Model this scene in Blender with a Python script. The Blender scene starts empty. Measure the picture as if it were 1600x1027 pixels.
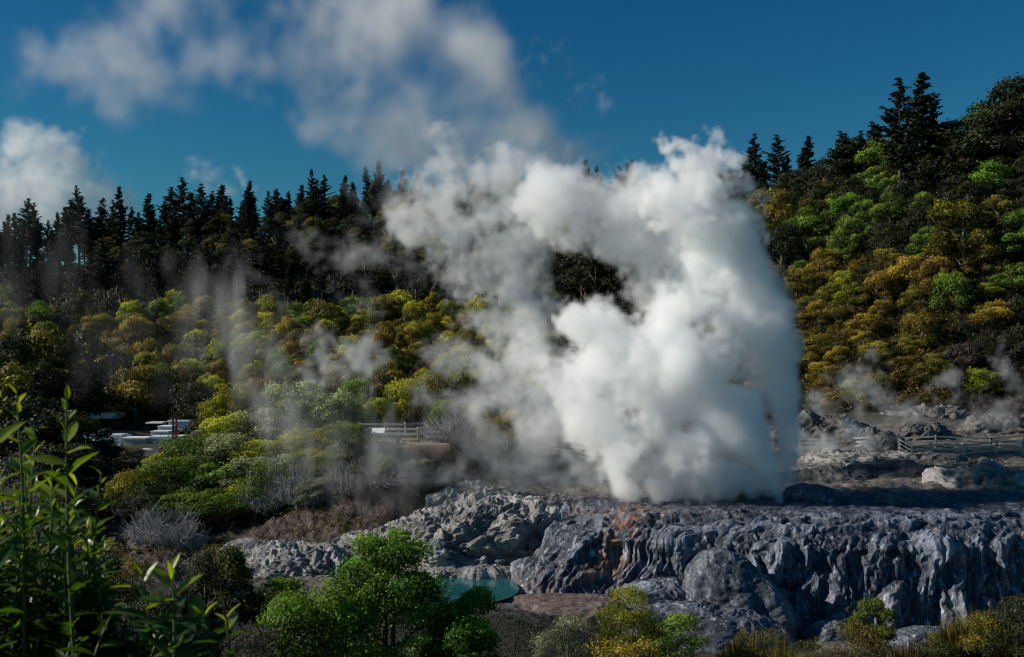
import bpy, numpy as np, math
from mathutils import Vector
R = math.radians
sc = bpy.context.scene
COL = sc.collection
F = 1537.0          # focal length in photo pixels (1600 wide); horizon on photo row 560; camera 10 m above the terrace
rng = np.random.default_rng(7)

def X(px, Y): return (px - 800.0) / F * Y
def Zp(py, Y): return 10.0 - (py - 560.0) / F * Y

# ---------------------------------------------------------------- numpy noise
_pr = np.random.default_rng(99)
_perm = _pr.permutation(256); _perm = np.concatenate([_perm, _perm, _perm])
_g = _pr.normal(size=(256, 3)); _g /= np.linalg.norm(_g, axis=1)[:, None]
def perlin(p):
    p = np.asarray(p, float); i = np.floor(p).astype(int); f = p - i; i &= 255
    u = f*f*f*(f*(f*6-15)+10); r = 0
    for a in (0, 1):
        for b in (0, 1):
            for c in (0, 1):
                h = _perm[_perm[_perm[i[..., 0]+a] + i[..., 1]+b] + i[..., 2]+c]
                g = _g[h % 256]
                d = g[..., 0]*(f[..., 0]-a) + g[..., 1]*(f[..., 1]-b) + g[..., 2]*(f[..., 2]-c)
                w = (u[..., 0] if a else 1-u[..., 0])*(u[..., 1] if b else 1-u[..., 1])*(u[..., 2] if c else 1-u[..., 2])
                r = r + w*d
    return r
def fbm(p, s, o=4, g=.5):
    r = 0; a = 1
    for k in range(o):
        r = r + a*perlin(np.asarray(p)/s + 17.3*k); s *= .5; a *= g
    return r
def billow(p, s, o=4, g=.5):
    r = 0; a = 1
    for k in range(o):
        r = r + a*(np.abs(perlin(np.asarray(p)/s + 31.7*k))*2-.3); s *= .48; a *= g
    return r
def sstep(a, b, x):
    t = np.clip((np.asarray(x, float)-a)/(b-a), 0, 1); return t*t*(3-2*t)

# ---------------------------------------------------------------- object helpers
def link(o, parent=None):
    COL.objects.link(o)
    if parent is not None: o.parent = parent
    return o
def tag(o, label=None, cat=None, group=None, kind=None):
    if label: o['label'] = label
    if cat: o['category'] = cat
    if group: o['group'] = group
    if kind: o['kind'] = kind
    return o
def empty(name, loc=(0, 0, 0), rz=0):
    o = bpy.data.objects.new(name, None); o.location = loc; o.rotation_euler = (0, 0, rz); o.empty_display_size = .1
    return link(o)
def mesh(name, V, Fc, mat=None, attrs=None, smooth=False):
    V = np.ascontiguousarray(V, np.float32); Fc = np.asarray(Fc, np.int32)
    m = bpy.data.meshes.new(name); k = Fc.shape[1]; n = len(Fc)
    m.vertices.add(len(V)); m.vertices.foreach_set('co', V.ravel())
    m.loops.add(n*k); m.loops.foreach_set('vertex_index', Fc.ravel())
    m.polygons.add(n); m.polygons.foreach_set('loop_start', np.arange(n, dtype=np.int32)*k)
    m.polygons.foreach_set('use_smooth', np.full(n, smooth))
    m.update(calc_edges=True)
    for an, av in (attrs or {}).items():
        a = m.attributes.new(an, 'FLOAT', 'POINT'); a.data.foreach_set('value', np.ascontiguousarray(av, np.float32).ravel())
    if mat: m.materials.append(mat)
    return m
def mobj(name, m, parent=None): return link(bpy.data.objects.new(name, m), parent)
def gridfaces(nu, nv):
    i = np.arange(nu*nv).reshape(nu, nv)
    return np.stack([i[:-1, :-1], i[1:, :-1], i[1:, 1:], i[:-1, 1:]], -1).reshape(-1, 4)

class MB:
    """collects quads"""
    def __init__(s): s.V = []; s.F = []; s.A = []; s.n = 0
    def add(s, V, Fc, a=None):
        V = np.asarray(V, float); s.V.append(V); s.F.append(np.asarray(Fc)+s.n); s.n += len(V)
        s.A.append(np.full(len(V), .5) if a is None else np.asarray(a, float))
    def box(s, c, d, rz=0, tilt=(0, 0)):
        x, y, z = [q/2 for q in d]
        v = np.array([(i*x, j*y, k*z) for k in (-1, 1) for i, j in ((-1, -1), (1, -1), (1, 1), (-1, 1))], float)
        v[:, 2] += v[:, 0]*tilt[0] + v[:, 1]*tilt[1]
        cs, sn = math.cos(rz), math.sin(rz)
        v = np.stack([v[:, 0]*cs-v[:, 1]*sn, v[:, 0]*sn+v[:, 1]*cs, v[:, 2]], 1)+np.array(c)
        s.add(v, [(0, 3, 2, 1), (4, 5, 6, 7), (0, 1, 5, 4), (1, 2, 6, 5), (2, 3, 7, 6), (3, 0, 4, 7)])
    def tube(s, pts, rad, k=5):
        pts = np.asarray(pts, float); n = len(pts); rad = np.broadcast_to(rad, (n,))
        T = np.gradient(pts, axis=0); T /= np.linalg.norm(T, axis=1)[:, None]+1e-9
        up = np.where(np.abs(T[:, 2:3]) > .9, np.array([[1., 0, 0]]), np.array([[0, 0, 1.]]))
        A = np.cross(T, up); A /= np.linalg.norm(A, axis=1)[:, None]+1e-9; B = np.cross(T, A)
        th = np.arange(k)/k*2*math.pi
        V = pts[:, None]+rad[:, None, None]*(A[:, None]*np.cos(th)[None, :, None]+B[:, None]*np.sin(th)[None, :, None])
        i = np.arange(n*k).reshape(n, k); j = np.roll(i, -1, 1)
        Fc = np.stack([i[:-1], i[1:], j[1:], j[:-1]], -1).reshape(-1, 4)
        s.add(V.reshape(-1, 3), Fc)
    def mesh(s, name, mat, smooth=False):
        return mesh(name, np.concatenate(s.V), np.concatenate(s.F), mat, {'v': np.concatenate(s.A)}, smooth)

# ---------------------------------------------------------------- node material helper
def newmat(name):
    m = bpy.data.materials.new(name); m.use_nodes = True; t = m.node_tree
    b = t.nodes['Principled BSDF']; b.inputs['Roughness'].default_value = .85
    return m, t, b
def nd(t, ty, **kw):
    n = t.nodes.new(ty)
    for k, v in kw.items():
        if k in n.inputs: n.inputs[k].default_value = v
        else: setattr(n, k, v)
    return n
def ramp(t, src, stops):
    r = t.nodes.new('ShaderNodeValToRGB'); e = r.color_ramp.elements
    while len(e) < len(stops): e.new(.5)
    for q, (p, c) in zip(e, stops): q.position = p; q.color = (*c, 1)
    t.links.new(src, r.inputs[0]); return r.outputs[0]
def mixc(t, fac, a, b, mode='MIX'):
    m = t.nodes.new('ShaderNodeMix'); m.data_type = 'RGBA'; m.blend_type = mode
    for sk, v in ((m.inputs[0], fac), (m.inputs[6], a), (m.inputs[7], b)):
        if isinstance(v, (int, float)): sk.default_value = v
        elif isinstance(v, tuple): sk.default_value = (*v, 1)
        else: t.links.new(v, sk)
    return m.outputs[2]
def mth(t, op, a, b=0.0, clamp=False):
    m = t.nodes.new('ShaderNodeMath'); m.operation = op; m.use_clamp = clamp
    for i, v in enumerate((a, b)):
        if isinstance(v, (int, float)): m.inputs[i].default_value = v
        else: t.links.new(v, m.inputs[i])
    return m.outputs[0]
def attr(t, n): a = t.nodes.new('ShaderNodeAttribute'); a.attribute_name = n; return a.outputs['Fac']
def noisen(t, scale, detail=6, rough=.6, vec=None, dist=0):
    n = nd(t, 'ShaderNodeTexNoise', Scale=scale, Detail=detail, Roughness=rough, Distortion=dist)
    if vec is not None: t.links.new(vec, n.inputs['Vector'])
    return n.outputs['Fac']
def coords(t, sx=1, sy=1, sz=1):
    g = t.nodes.new('ShaderNodeNewGeometry'); m = t.nodes.new('ShaderNodeMapping')
    m.inputs['Scale'].default_value = (sx, sy, sz); t.links.new(g.outputs['Position'], m.inputs['Vector']); return m.outputs[0]

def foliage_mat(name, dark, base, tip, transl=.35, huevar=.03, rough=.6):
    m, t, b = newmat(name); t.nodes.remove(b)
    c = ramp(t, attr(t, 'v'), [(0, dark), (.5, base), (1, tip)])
    oi = t.nodes.new('ShaderNodeObjectInfo')
    hs = t.nodes.new('ShaderNodeHueSaturation')
    t.links.new(mth(t, 'MULTIPLY_ADD', oi.outputs['Random'], huevar*2), hs.inputs['Hue'])
    hs.inputs['Hue'].default_value = .5
    mm = t.nodes.new('ShaderNodeMath'); mm.operation = 'MULTIPLY_ADD'; mm.inputs[1].default_value = huevar*2; mm.inputs[2].default_value = .5-huevar
    t.links.new(oi.outputs['Random'], mm.inputs[0]); t.links.new(mm.outputs[0], hs.inputs['Hue'])
    m2 = t.nodes.new('ShaderNodeMath'); m2.operation = 'MULTIPLY_ADD'; m2.inputs[1].default_value = .7; m2.inputs[2].default_value = .65
    fr = t.nodes.new('ShaderNodeMath'); fr.operation = 'FRACT'; t.links.new(mth(t, 'MULTIPLY', oi.outputs['Random'], 7.31), fr.inputs[0])
    t.links.new(fr.outputs[0], m2.inputs[0]); t.links.new(m2.outputs[0], hs.inputs['Value'])
    t.links.new(c, hs.inputs['Color'])
    d = t.nodes.new('ShaderNodeBsdfPrincipled'); d.inputs['Roughness'].default_value = rough; d.inputs['Specular IOR Level'].default_value = .3
    tr = t.nodes.new('ShaderNodeBsdfTranslucent'); mx = t.nodes.new('ShaderNodeMixShader'); mx.inputs[0].default_value = transl
    t.links.new(hs.outputs[0], d.inputs['Base Color'])
    t.links.new(mixc(t, 1.0, hs.outputs[0], (1.3, 1.25, .5), 'MULTIPLY'), tr.inputs['Color'])
    t.links.new(d.outputs[0], mx.inputs[1]); t.links.new(tr.outputs[0], mx.inputs[2])
    t.links.new(mx.outputs[0], t.nodes['Material Output'].inputs['Surface'])
    return m
def simple_mat(name, c1, c2, scale=3, rough=.85, bump=.3, stretch=(1, 1, 1)):
    m, t, b = newmat(name); v = coords(t, *stretch)
    n = noisen(t, scale, 8, .65, v); t.links.new(ramp(t, n, [(.3, c1), (.7, c2)]), b.inputs['Base Color'])
    b.inputs['Roughness'].default_value = rough
    bp = nd(t, 'ShaderNodeBump', Strength=bump, Distance=.05); t.links.new(n, bp.inputs['Height']); t.links.new(bp.outputs[0], b.inputs['Normal'])
    return m

# ---------------------------------------------------------------- world, sun, camera
SUN = Vector((-.87, -.06, .47)).normalized()
elev = math.asin(SUN.z); az = math.atan2(SUN.x, SUN.y)
W = bpy.data.worlds.new("World"); sc.world = W; W.use_nodes = True; t = W.node_tree
bg = t.nodes['Background']
sky = nd(t, 'ShaderNodeTexSky', sky_type='NISHITA', sun_disc=False, sun_elevation=elev, sun_rotation=az, air_density=1.2, dust_density=.3, ozone_density=3.0)
hs = nd(t, 'ShaderNodeHueSaturation', Saturation=1.35, Value=.55)
gm = nd(t, 'ShaderNodeGamma', Gamma=1.12)
t.links.new(sky.outputs[0], gm.inputs[0]); t.links.new(gm.outputs[0], hs.inputs['Color'])
t.links.new(mixc(t, 1.0, hs.outputs[0], (.42, .93, 1.0), 'MULTIPLY'), bg.inputs[0]); bg.inputs[1].default_value = .08
sl = bpy.data.lights.new('sun', 'SUN'); sl.energy = 5.0; sl.angle = R(.5); sl.color = (1, .94, .84)
so = link(bpy.data.objects.new('sun', sl)); so.rotation_euler = SUN.to_track_quat('Z', 'Y').to_euler()
cam = bpy.data.cameras.new('camera'); co = link(bpy.data.objects.new('camera', cam)); sc.camera = co
co.location = (0, 0, 10); co.rotation_euler = (R(90), 0, 0)
cam.sensor_width = 36; cam.lens = F/1600*36; cam.shift_y = (560-513.5)/1600; cam.clip_start = .05; cam.clip_end = 8000
cam.dof.use_dof = True; cam.dof.focus_distance = 68; cam.dof.aperture_fstop = 9

# ---------------------------------------------------------------- terrain
PXC = np.array([-900, -400, 0, 200, 400, 600, 800, 1000, 1200, 1400, 1600, 2100, 2600], float)
T = [  # Y, z at each column
 (0.3, [8.2]*13), (3, [8.1]*13), (10, [5.5]*13), (20, [.2]*13), (30, [-2.7]*13), (40, [-4.4]*13),
 (50, [-4.6, -4.6, -4.8, -4.8, -4.8, -5, -4.9, -6.4, -6.6, -6.6, -6.6, -6, -6]),
 (57, [-4.2, -4.2, -4.4, -4.4, -4.4, -4.1, -4.05, -6.8, -6.8, -6.8, -6.8, -6, -6]),
 (62, [-4, -4, -4.2, -4.2, -4.2, -4.4, -5.2, -6.6, -6.8, -6.8, -6.8, -6, -6]),
 (66, [-3.8, -3.8, -3.9, -4.1, -4.1, -3.7, -3.7, -4.5, -5, -5, -5, -4, -4]),
 (70, [-3, -3, -3.6, -4, -3.9, -2.5, -3, -2, -2, -2, -2, -1, -1]),
 (74, [-2, -2, -3, -3.7, -3.2, -.6, -1.4, -.7, -.7, -.7, -.7, 0, 0]),
 (78, [-1, -1, -2, -2.5, -1.8, 3.0, -.1, -.3, -.3, -.2, -.2, .3, .3]),
 (84, [-.5, -.5, -1.2, -.8, .6, 3.4, 1.0, -.1, -.1, 0, 0, .6, .6]),
 (90, [0, 0, -1, -.5, 2.8, 3.4, 1.4, .1, .1, .2, .3, 1, 1]),
 (100, [0, 0, -1, -1.2, 2.8, 3, 1.0, .6, .5, 1.1, 1.2, 2, 2]),
 (106, [.5, .5, -.6, -.1, 1.9, 2.6, 1.1, .9, .8, 1.4, 1.6, 2.5, 2.5]),
 (112, [1, 1, .4, .9, 1.2, 2, 1.2, 1.3, 1, 1.7, 2.0, 3, 3]),
 (130, [3, 3, 2.4, 2.6, 2.2, 2, 2.2, 2.2, 2.5, 4, 5, 8, 8]),
 (150, [8, 8, 6, 5, 5, 5, 5, 6, 7, 14, 20, 24, 26]),
 (175, [12, 12, 10, 9, 9, 9, 10, 12, 18, 27, 35, 42, 45]),
 (200, [17, 17, 14, 13, 13, 13, 14, 18, 27, 37, 44, 52, 56]),
 (230, [22, 22, 18, 18, 18, 19, 20, 26, 37, 46, 52, 60, 64]),
 (280, [31, 31, 28, 28, 31, 36, 37, 40, 49, 53, 58, 68, 72]),
 (330, [43, 43, 40, 41, 47, 56, 57, 56, 54, 58, 72, 84, 88]),
 (420, [45, 45, 42, 43, 48, 54, 54, 54, 58, 66, 76, 88, 90]),
 (3500, [50]*13)]
TY = np.array([r[0] for r in T], float); TZ = np.array([r[1] for r in T], float)
_LU = np.linspace(-900, 2600, 281); _LY = np.linspace(math.log(.3), math.log(3500), 700)
def _mk():
    yy = np.exp(_LY); a = np.empty((len(TY), len(_LU)))
    for i in range(len(TY)): a[i] = np.interp(_LU, PXC, TZ[i])
    b = np.empty((len(yy), len(_LU)))
    for j in range(len(_LU)): b[:, j] = np.interp(yy, TY, a[:, j])
    for _ in range(3):
        b[1:-1] = (b[:-2]+2*b[1:-1]+b[2:])/4
    for _ in range(12):
        b[:, 1:-1] = (b[:, :-2]+2*b[:, 1:-1]+b[:, 2:])/4
    return b
_LZ = _mk()
def base_z(x, Y):
    px = np.clip(np.asarray(x)/Y*F+800, -899, 2599); ly = np.log(np.clip(Y, .31, 3490))
    a = (px+900)/3500*280; b = (ly-_LY[0])/(_LY[-1]-_LY[0])*699
    i = np.floor(a).astype(int); j = np.floor(b).astype(int); fa = a-i; fb = b-j
    i1 = np.minimum(i+1, 280); j1 = np.minimum(j+1, 699)
    return (_LZ[j, i]*(1-fa)+_LZ[j, i1]*fa)*(1-fb)+(_LZ[j1, i]*(1-fa)+_LZ[j1, i1]*fa)*fb
def rocky(x, Y):
    px = np.asarray(x)/Y*F+800
    edge = fbm(np.stack([x, Y, 0*x], -1), 9, 3)*90
    a = sstep(560, 700, px+edge+np.clip((70-Y)*28, -400, 330))*sstep(54, 57, Y)*(1-sstep(112, 124, Y+edge*.08))
    return a*(1-sstep(76, 80, Y)*(1-sstep(740, 860, px+edge)))
def soil(x, Y):   # red-brown bank on the left
    px = np.asarray(x)/Y*F+800
    return sstep(60, 64, Y)*(1-sstep(79, 84, Y))*(1-sstep(640, 740, px))
def ground_z(x, Y):
    x = np.asarray(x, float); Y = np.asarray(Y, float)
    z = base_z(x, Y); P = np.stack([x, Y, 0*x], -1); r = rocky(x, Y)
    z = z+(1-r)*fbm(P, 14, 3)*np.clip(Y-15, 0, 60)/60*1.0
    bl = billow(P*np.array([1, 1.6, 1]), 3.2, 5, .52)
    z = z+r*(bl*.30+.55*np.abs(fbm(P*np.array([.6, 2.2, 1]), 2.6, 4, .6)))
    z = z+soil(x, Y)*(fbm(P, 3.0, 5, .6)*.8)
    pxb = x/Y*F+800; bw = sstep(525, 545, pxb)*(1-sstep(700, 740, pxb))*sstep(76, 77, Y)*(1-sstep(86, 89, Y)); z = z*(1-bw)+3.35*bw
    # the teal pool's basin
    px = x/Y*F+800
    d = np.hypot((px-700)/108., (Y-60.8)/3.6)
    z = np.where(d < 1.35, z*sstep(.95, 1.3, d)+(-5.1)*(1-sstep(.95, 1.3, d)), z)
    return z
def gz(x, Y): return float(ground_z(np.array([x]), np.array([Y]))[0])

rows = np.concatenate([np.geomspace(.3, 50, 150)[:-1], np.arange(50, 58, .25), np.arange(58, 100, .11), np.arange(100, 130, .3), np.geomspace(130, 420, 160), np.geomspace(430, 3500, 20)])
us = np.concatenate([np.linspace(-1.3, -.6, 60)[:-1], np.linspace(-.6, .6, 900), np.linspace(.6, 1.3, 60)[1:]])
UU, YY = np.meshgrid(us, rows, indexing='ij'); XX = UU*YY
ZZ = ground_z(XX, YY)
px_ = UU*F+800
mat, t, b = newmat('ground')
v = coords(t); n1 = noisen(t, 1.3, 10, .68, v); n2 = noisen(t, 9, 6, .7, v); n3 = noisen(t, .25, 4, .5, v)
rockc = ramp(t, n1, [(.30, (.028, .024, .021)), (.46, (.095, .085, .075)), (.62, (.20, .18, .16)), (.8, (.40, .37, .33))])
rockc = mixc(t, mth(t, 'MULTIPLY', ramp(t, n3, [(.5, (0, 0, 0)), (.66, (1, 1, 1))]), .35), rockc, (.20, .15, .09))
mossc = mixc(t, ramp(t, noisen(t, .6, 6, .7, v), [(.56, (0, 0, 0)), (.68, (1, 1, 1))]), rockc, (.10, .10, .03))
soilc = ramp(t, n1, [(.35, (.012, .007, .005)), (.55, (.040, .022, .017)), (.78, (.14, .09, .07))])
dirtc = ramp(t, n2, [(.3, (.008, .009, .004)), (.6, (.03, .03, .012)), (.8, (.07, .06, .025))])
c = mixc(t, attr(t, 'soil'), dirtc, soilc); c = mixc(t, attr(t, 'rock'), c, mixc(t, .55, rockc, mossc))
c = mixc(t, attr(t, 'path'), c, (.36, .27, .22))
t.links.new(c, b.inputs['Base Color'])
bp = nd(t, 'ShaderNodeBump', Strength=.9, Distance=.12); t.links.new(mth(t, 'ADD', n1, mth(t, 'MULTIPLY', n2, .35)), bp.inputs['Height']); t.links.new(bp.outputs[0], b.inputs['Normal'])
b.inputs['Roughness'].default_value = .7
path = sstep(520, 545, px_)*(1-sstep(690, 720, px_))*sstep(76.5, 77.2, YY)*(1-sstep(80.5, 82, YY))
V = np.stack([XX, YY, ZZ], -1).reshape(-1, 3)
g = mobj('ground', mesh('ground', V, gridfaces(len(us), len(rows)), mat, {'rock': rocky(XX, YY), 'soil': soil(XX, YY), 'path': path}, True))
tag(g, kind='structure')

# ---------------------------------------------------------------- rock material
def rock_mat(name, lo, mid, hi, wet=.55, streak=True, orange=0.0, bump=.9, distance=.1):
    m, t, b = newmat(name)
    v = coords(t); vs = coords(t, 1.6, 1.6, .16)
    n1 = noisen(t, 1.6, 10, .68, v); n2 = noisen(t, 2.2, 7, .62, vs, .6); n3 = noisen(t, .35, 4, .5, v)
    c = ramp(t, n1, [(.32, lo), (.5, mid), (.70, hi)]); n4 = noisen(t, 7, 8, .75, v)
    c = mixc(t, ramp(t, n4, [(.30, (.9, .9, .9)), (.55, (0, 0, 0))]), c, tuple(q*.5 for q in lo)); c = mixc(t, ramp(t, n3, [(.36, (.75, .75, .75)), (.55, (0, 0, 0))]), c, tuple(q*.55 for q in mid))  # first mix darkens fine pits, ambient shade painted in; second adds dark patches
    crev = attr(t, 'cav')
    c = mixc(t, ramp(t, crev, [(0, (1, 1, 1)), (.32, (0, 0, 0))]), c, tuple(q*.3 for q in lo))  # creases painted darker, ambient shade put into the colour
    c = mixc(t, mth(t, 'MULTIPLY', ramp(t, crev, [(.55, (0, 0, 0)), (.95, (1, 1, 1))]), .55), c, tuple(min(.6, q*1.3) for q in hi))  # raised parts painted lighter, crest highlights put into the colour
    if streak:
        st = attr(t, 'steep')
        c = mixc(t, mth(t, 'MULTIPLY', ramp(t, n2, [(.55, (0, 0, 0)), (.68, (1, 1, 1))]), mth(t, 'MULTIPLY', st, .85)), c, (.48, .51, .56))
        c = mixc(t, mth(t, 'MULTIPLY', ramp(t, n2, [(.30, (1, 1, 1)), (.44, (0, 0, 0))]), mth(t, 'MULTIPLY', st, .9)), c, tuple(q*.25 for q in lo))
    if orange:
        oc = mth(t, 'MULTIPLY', attr(t, 'rust'), ramp(t, noisen(t, 1.1, 6, .65, coords(t, 1.3, 1.3, .35)), [(.45, (0, 0, 0)), (.6, (1, 1, 1))]))
        c = mixc(t, mth(t, 'MULTIPLY', oc, orange), c, (.42, .17, .05))
    t.links.new(c, b.inputs['Base Color'])
    hgt = mth(t, 'ADD', mth(t, 'ADD', n1, mth(t, 'MULTIPLY', n2, .5)), mth(t, 'MULTIPLY', n4, .4))
    bp = nd(t, 'ShaderNodeBump', Strength=bump, Distance=distance); t.links.new(hgt, bp.inputs['Height']); t.links.new(bp.outputs[0], b.inputs['Normal'])
    t.links.new(ramp(t, n3, [(.4, (wet, wet, wet)), (.7, (.9, .9, .9))]), b.inputs['Roughness'])
    return m
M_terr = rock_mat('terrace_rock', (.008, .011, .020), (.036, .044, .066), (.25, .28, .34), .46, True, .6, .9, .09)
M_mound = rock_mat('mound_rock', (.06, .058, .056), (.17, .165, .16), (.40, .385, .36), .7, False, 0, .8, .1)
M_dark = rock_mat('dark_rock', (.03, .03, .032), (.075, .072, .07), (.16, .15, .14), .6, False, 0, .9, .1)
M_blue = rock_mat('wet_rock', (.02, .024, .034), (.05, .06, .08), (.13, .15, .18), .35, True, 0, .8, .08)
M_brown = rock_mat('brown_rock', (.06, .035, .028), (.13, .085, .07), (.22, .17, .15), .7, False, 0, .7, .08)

# ---------------------------------------------------------------- the sinter terrace
def interp_path(s, S, P): return np.stack([np.interp(s, S, [p[i] for p in P]) for i in range(len(P[0]))], -1)
def smooth1(a, n):
    for _ in range(n): a[1:-1] = (a[:-2]+2*a[1:-1]+a[2:])/4
    return a
NU = 1500
# rim (px, Y, z), base (px, Y, z), back (px, Y, z)
rim = [(905, 80, -.3), (892, 76, -.9), (905, 71.5, -.9), (935, 68.5, -.75), (985, 67, -.55), (1050, 66.2, -.45), (1150, 65.8, -.45), (1270, 65.3, -.5), (1390, 65.2, -.55), (1500, 66, -.6), (1620, 67, -.7), (1800, 68, -.6), (2050, 70, -.5)]
bas = [(862, 81, -1.2), (835, 75, -3.4), (812, 68, -4.1), (797, 62, -4.5), (830, 59.2, -4.6), (930, 59.6, -5.2), (1060, 59.5, -6.9), (1210, 59.2, -6.9), (1330, 59.0, -6.9), (1480, 60, -6.9), (1600, 60.8, -6.9), (1800, 62, -6.9), (2050, 64, -6.9)]
bak = [(960, 83, -.25), (985, 83, -.2), (1010, 83, -.2), (1040, 83, -.2), (1070, 83, -.2), (1110, 83, -.2), (1190, 83, -.2), (1290, 83, -.2), (1400, 83, -.2), (1510, 83, -.2), (1620, 84, -.2), (1790, 84, -.2), (2000, 84, -.2)]
def toW(L): return [(X(p, y), y, z) for p, y, z in L]
wr, wb, wk = toW(rim), toW(bas), toW(bak)
seg = np.cumsum([0]+[math.dist(wb[i][:2], wb[i+1][:2])*.5+math.dist(wr[i][:2], wr[i+1][:2])*.5 for i in range(len(wb)-1)])
s = np.linspace(0, seg[-1], NU)
RM = smooth1(interp_path(s, seg, wr), 400); BS = smooth1(interp_path(s, seg, wb), 400); BK = smooth1(interp_path(s, seg, wk), 400)
nf, nt_ = 330, 190
vf = np.linspace(0, 1, nf)
left = 1-sstep(8, 20, s)                               # the left shoulder slopes more evenly
hf_b = np.where(vf < .42, .62*(vf/.42)**1.0, .62+.38*((vf-.42)/.58)**1.3)[None, :]
gf_b = np.where(vf < .42, .22*(vf/.42)**1.6, .22+.78*((vf-.42)/.58)**.92)[None, :]
hf_l = vf[None, :]**.9; gf_l = (.35*vf+.65*vf**1.7)[None, :]
und = fbm(np.stack([s*1., 0*s, 0*s], -1), 9, 3)[:, None]*.12
hf = hf_b*(1-left[:, None])+hf_l*left[:, None]+und*np.sin(vf*math.pi)[None, :]
gf = gf_b*(1-left[:, None])+gf_l*left[:, None]
face = RM[:, None, :].repeat(nf, 1).copy()
face[..., :2] += (BS-RM)[:, None, :2]*hf[..., None]; face[..., 2] += (BS-RM)[:, None, 2]*gf
vt = np.linspace(1, 0, nt_)[:-1]**1.5
top = RM[:, None, :]+(BK-RM)[:, None, :]*vt[None, :, None]
G = np.concatenate([top, face], 1)
vv = np.concatenate([-vt, vf]); nv = len(vv)
dU = np.gradient(G, axis=0); dV = np.gradient(G, axis=1); N = np.cross(dV, dU); N /= np.linalg.norm(N, axis=2)[..., None]+1e-9
N[..., :] *= np.sign(N[..., 2:3].mean()) if N[:, :100, 2].mean() < 0 else 1
if N[:, :100, 2].mean() < 0: N = -N
Pn = G*np.array([1, 1, .55]); steep = sstep(.05, .5, vv)[None, :]*np.ones((NU, 1))
P1 = G.copy(); P1[..., 2] *= .22
warp = np.stack([fbm(G+50, 3., 2), fbm(G+90, 3., 2), fbm(G+130, 3., 2)], -1)*1.2
sm_ = s[:, None]*np.ones((1, nv)); vm = vv[None, :]*9*np.ones((NU, 1)); w1 = fbm(G+7, 2.6, 3)*1.1; w2 = fbm(G+70, 1.2, 3)*.6
big = billow(Pn+warp, 4.6, 1, .5)
med = billow(np.stack([sm_+w1, vm*.30+w2, 0*vm], -1), 1.9, 3, .50)
fine = billow(np.stack([sm_+w1*.6+w2, vm*.22, 0*vm+9], -1), .62, 3, .5)
ledge = 1-np.abs(fbm(np.stack([sm_*.16+w1*.3, vm+w2*1.4, 0*vm+3], -1), 1.5, 3))*2.6
lw = np.exp(-((vv-.18)/.26)**2)[None, :]
disp = steep*(big*.72+med*.68*(1-.45*lw)+fine*.09)+lw*np.clip(ledge, -.2, 1)*.42+fbm(G, .5, 3, .6)*.035
ph = (G[..., 1]*1.15+fbm(G, 5, 3)*3.2); step = (np.abs((ph % 1)-.5)*2)**.6
disp += (1-steep)*((step-.5)*.16*sstep(-.75, -.1, vv)[None, :]+fbm(G, 1.2, 4, .6)*.18+big*.12)
disp *= sstep(1.02, .93, vv)[None, :]*.85+.15
G = G+N*disp[..., None]
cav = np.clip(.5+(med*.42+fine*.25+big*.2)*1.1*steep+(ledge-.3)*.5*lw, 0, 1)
gpx = G[..., 0]/G[..., 1]*F+800; gpy = 560-(G[..., 2]-10)/G[..., 1]*F
rust = np.exp(-((gpx-(985-(gpy-800)*.45))/26)**2)*sstep(780, 800, gpy)*(1-sstep(900, 925, gpy))*1.1
rust = rust+np.exp(-((gpx-1130)/220)**2)*sstep(.72, .95, vv)[None, :]*.55+.16*sstep(.5, 1, vv)[None, :]
rust += .5*np.exp(-((gpx-1000)/90)**2)*np.exp(-((gpy-800)/9)**2)
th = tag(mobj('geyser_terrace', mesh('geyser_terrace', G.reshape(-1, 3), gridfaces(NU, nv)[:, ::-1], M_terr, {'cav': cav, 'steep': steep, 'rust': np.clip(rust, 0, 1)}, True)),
         'broad grey sinter terrace with fluted dripping front face below the erupting geyser', 'rock terrace')

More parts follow.
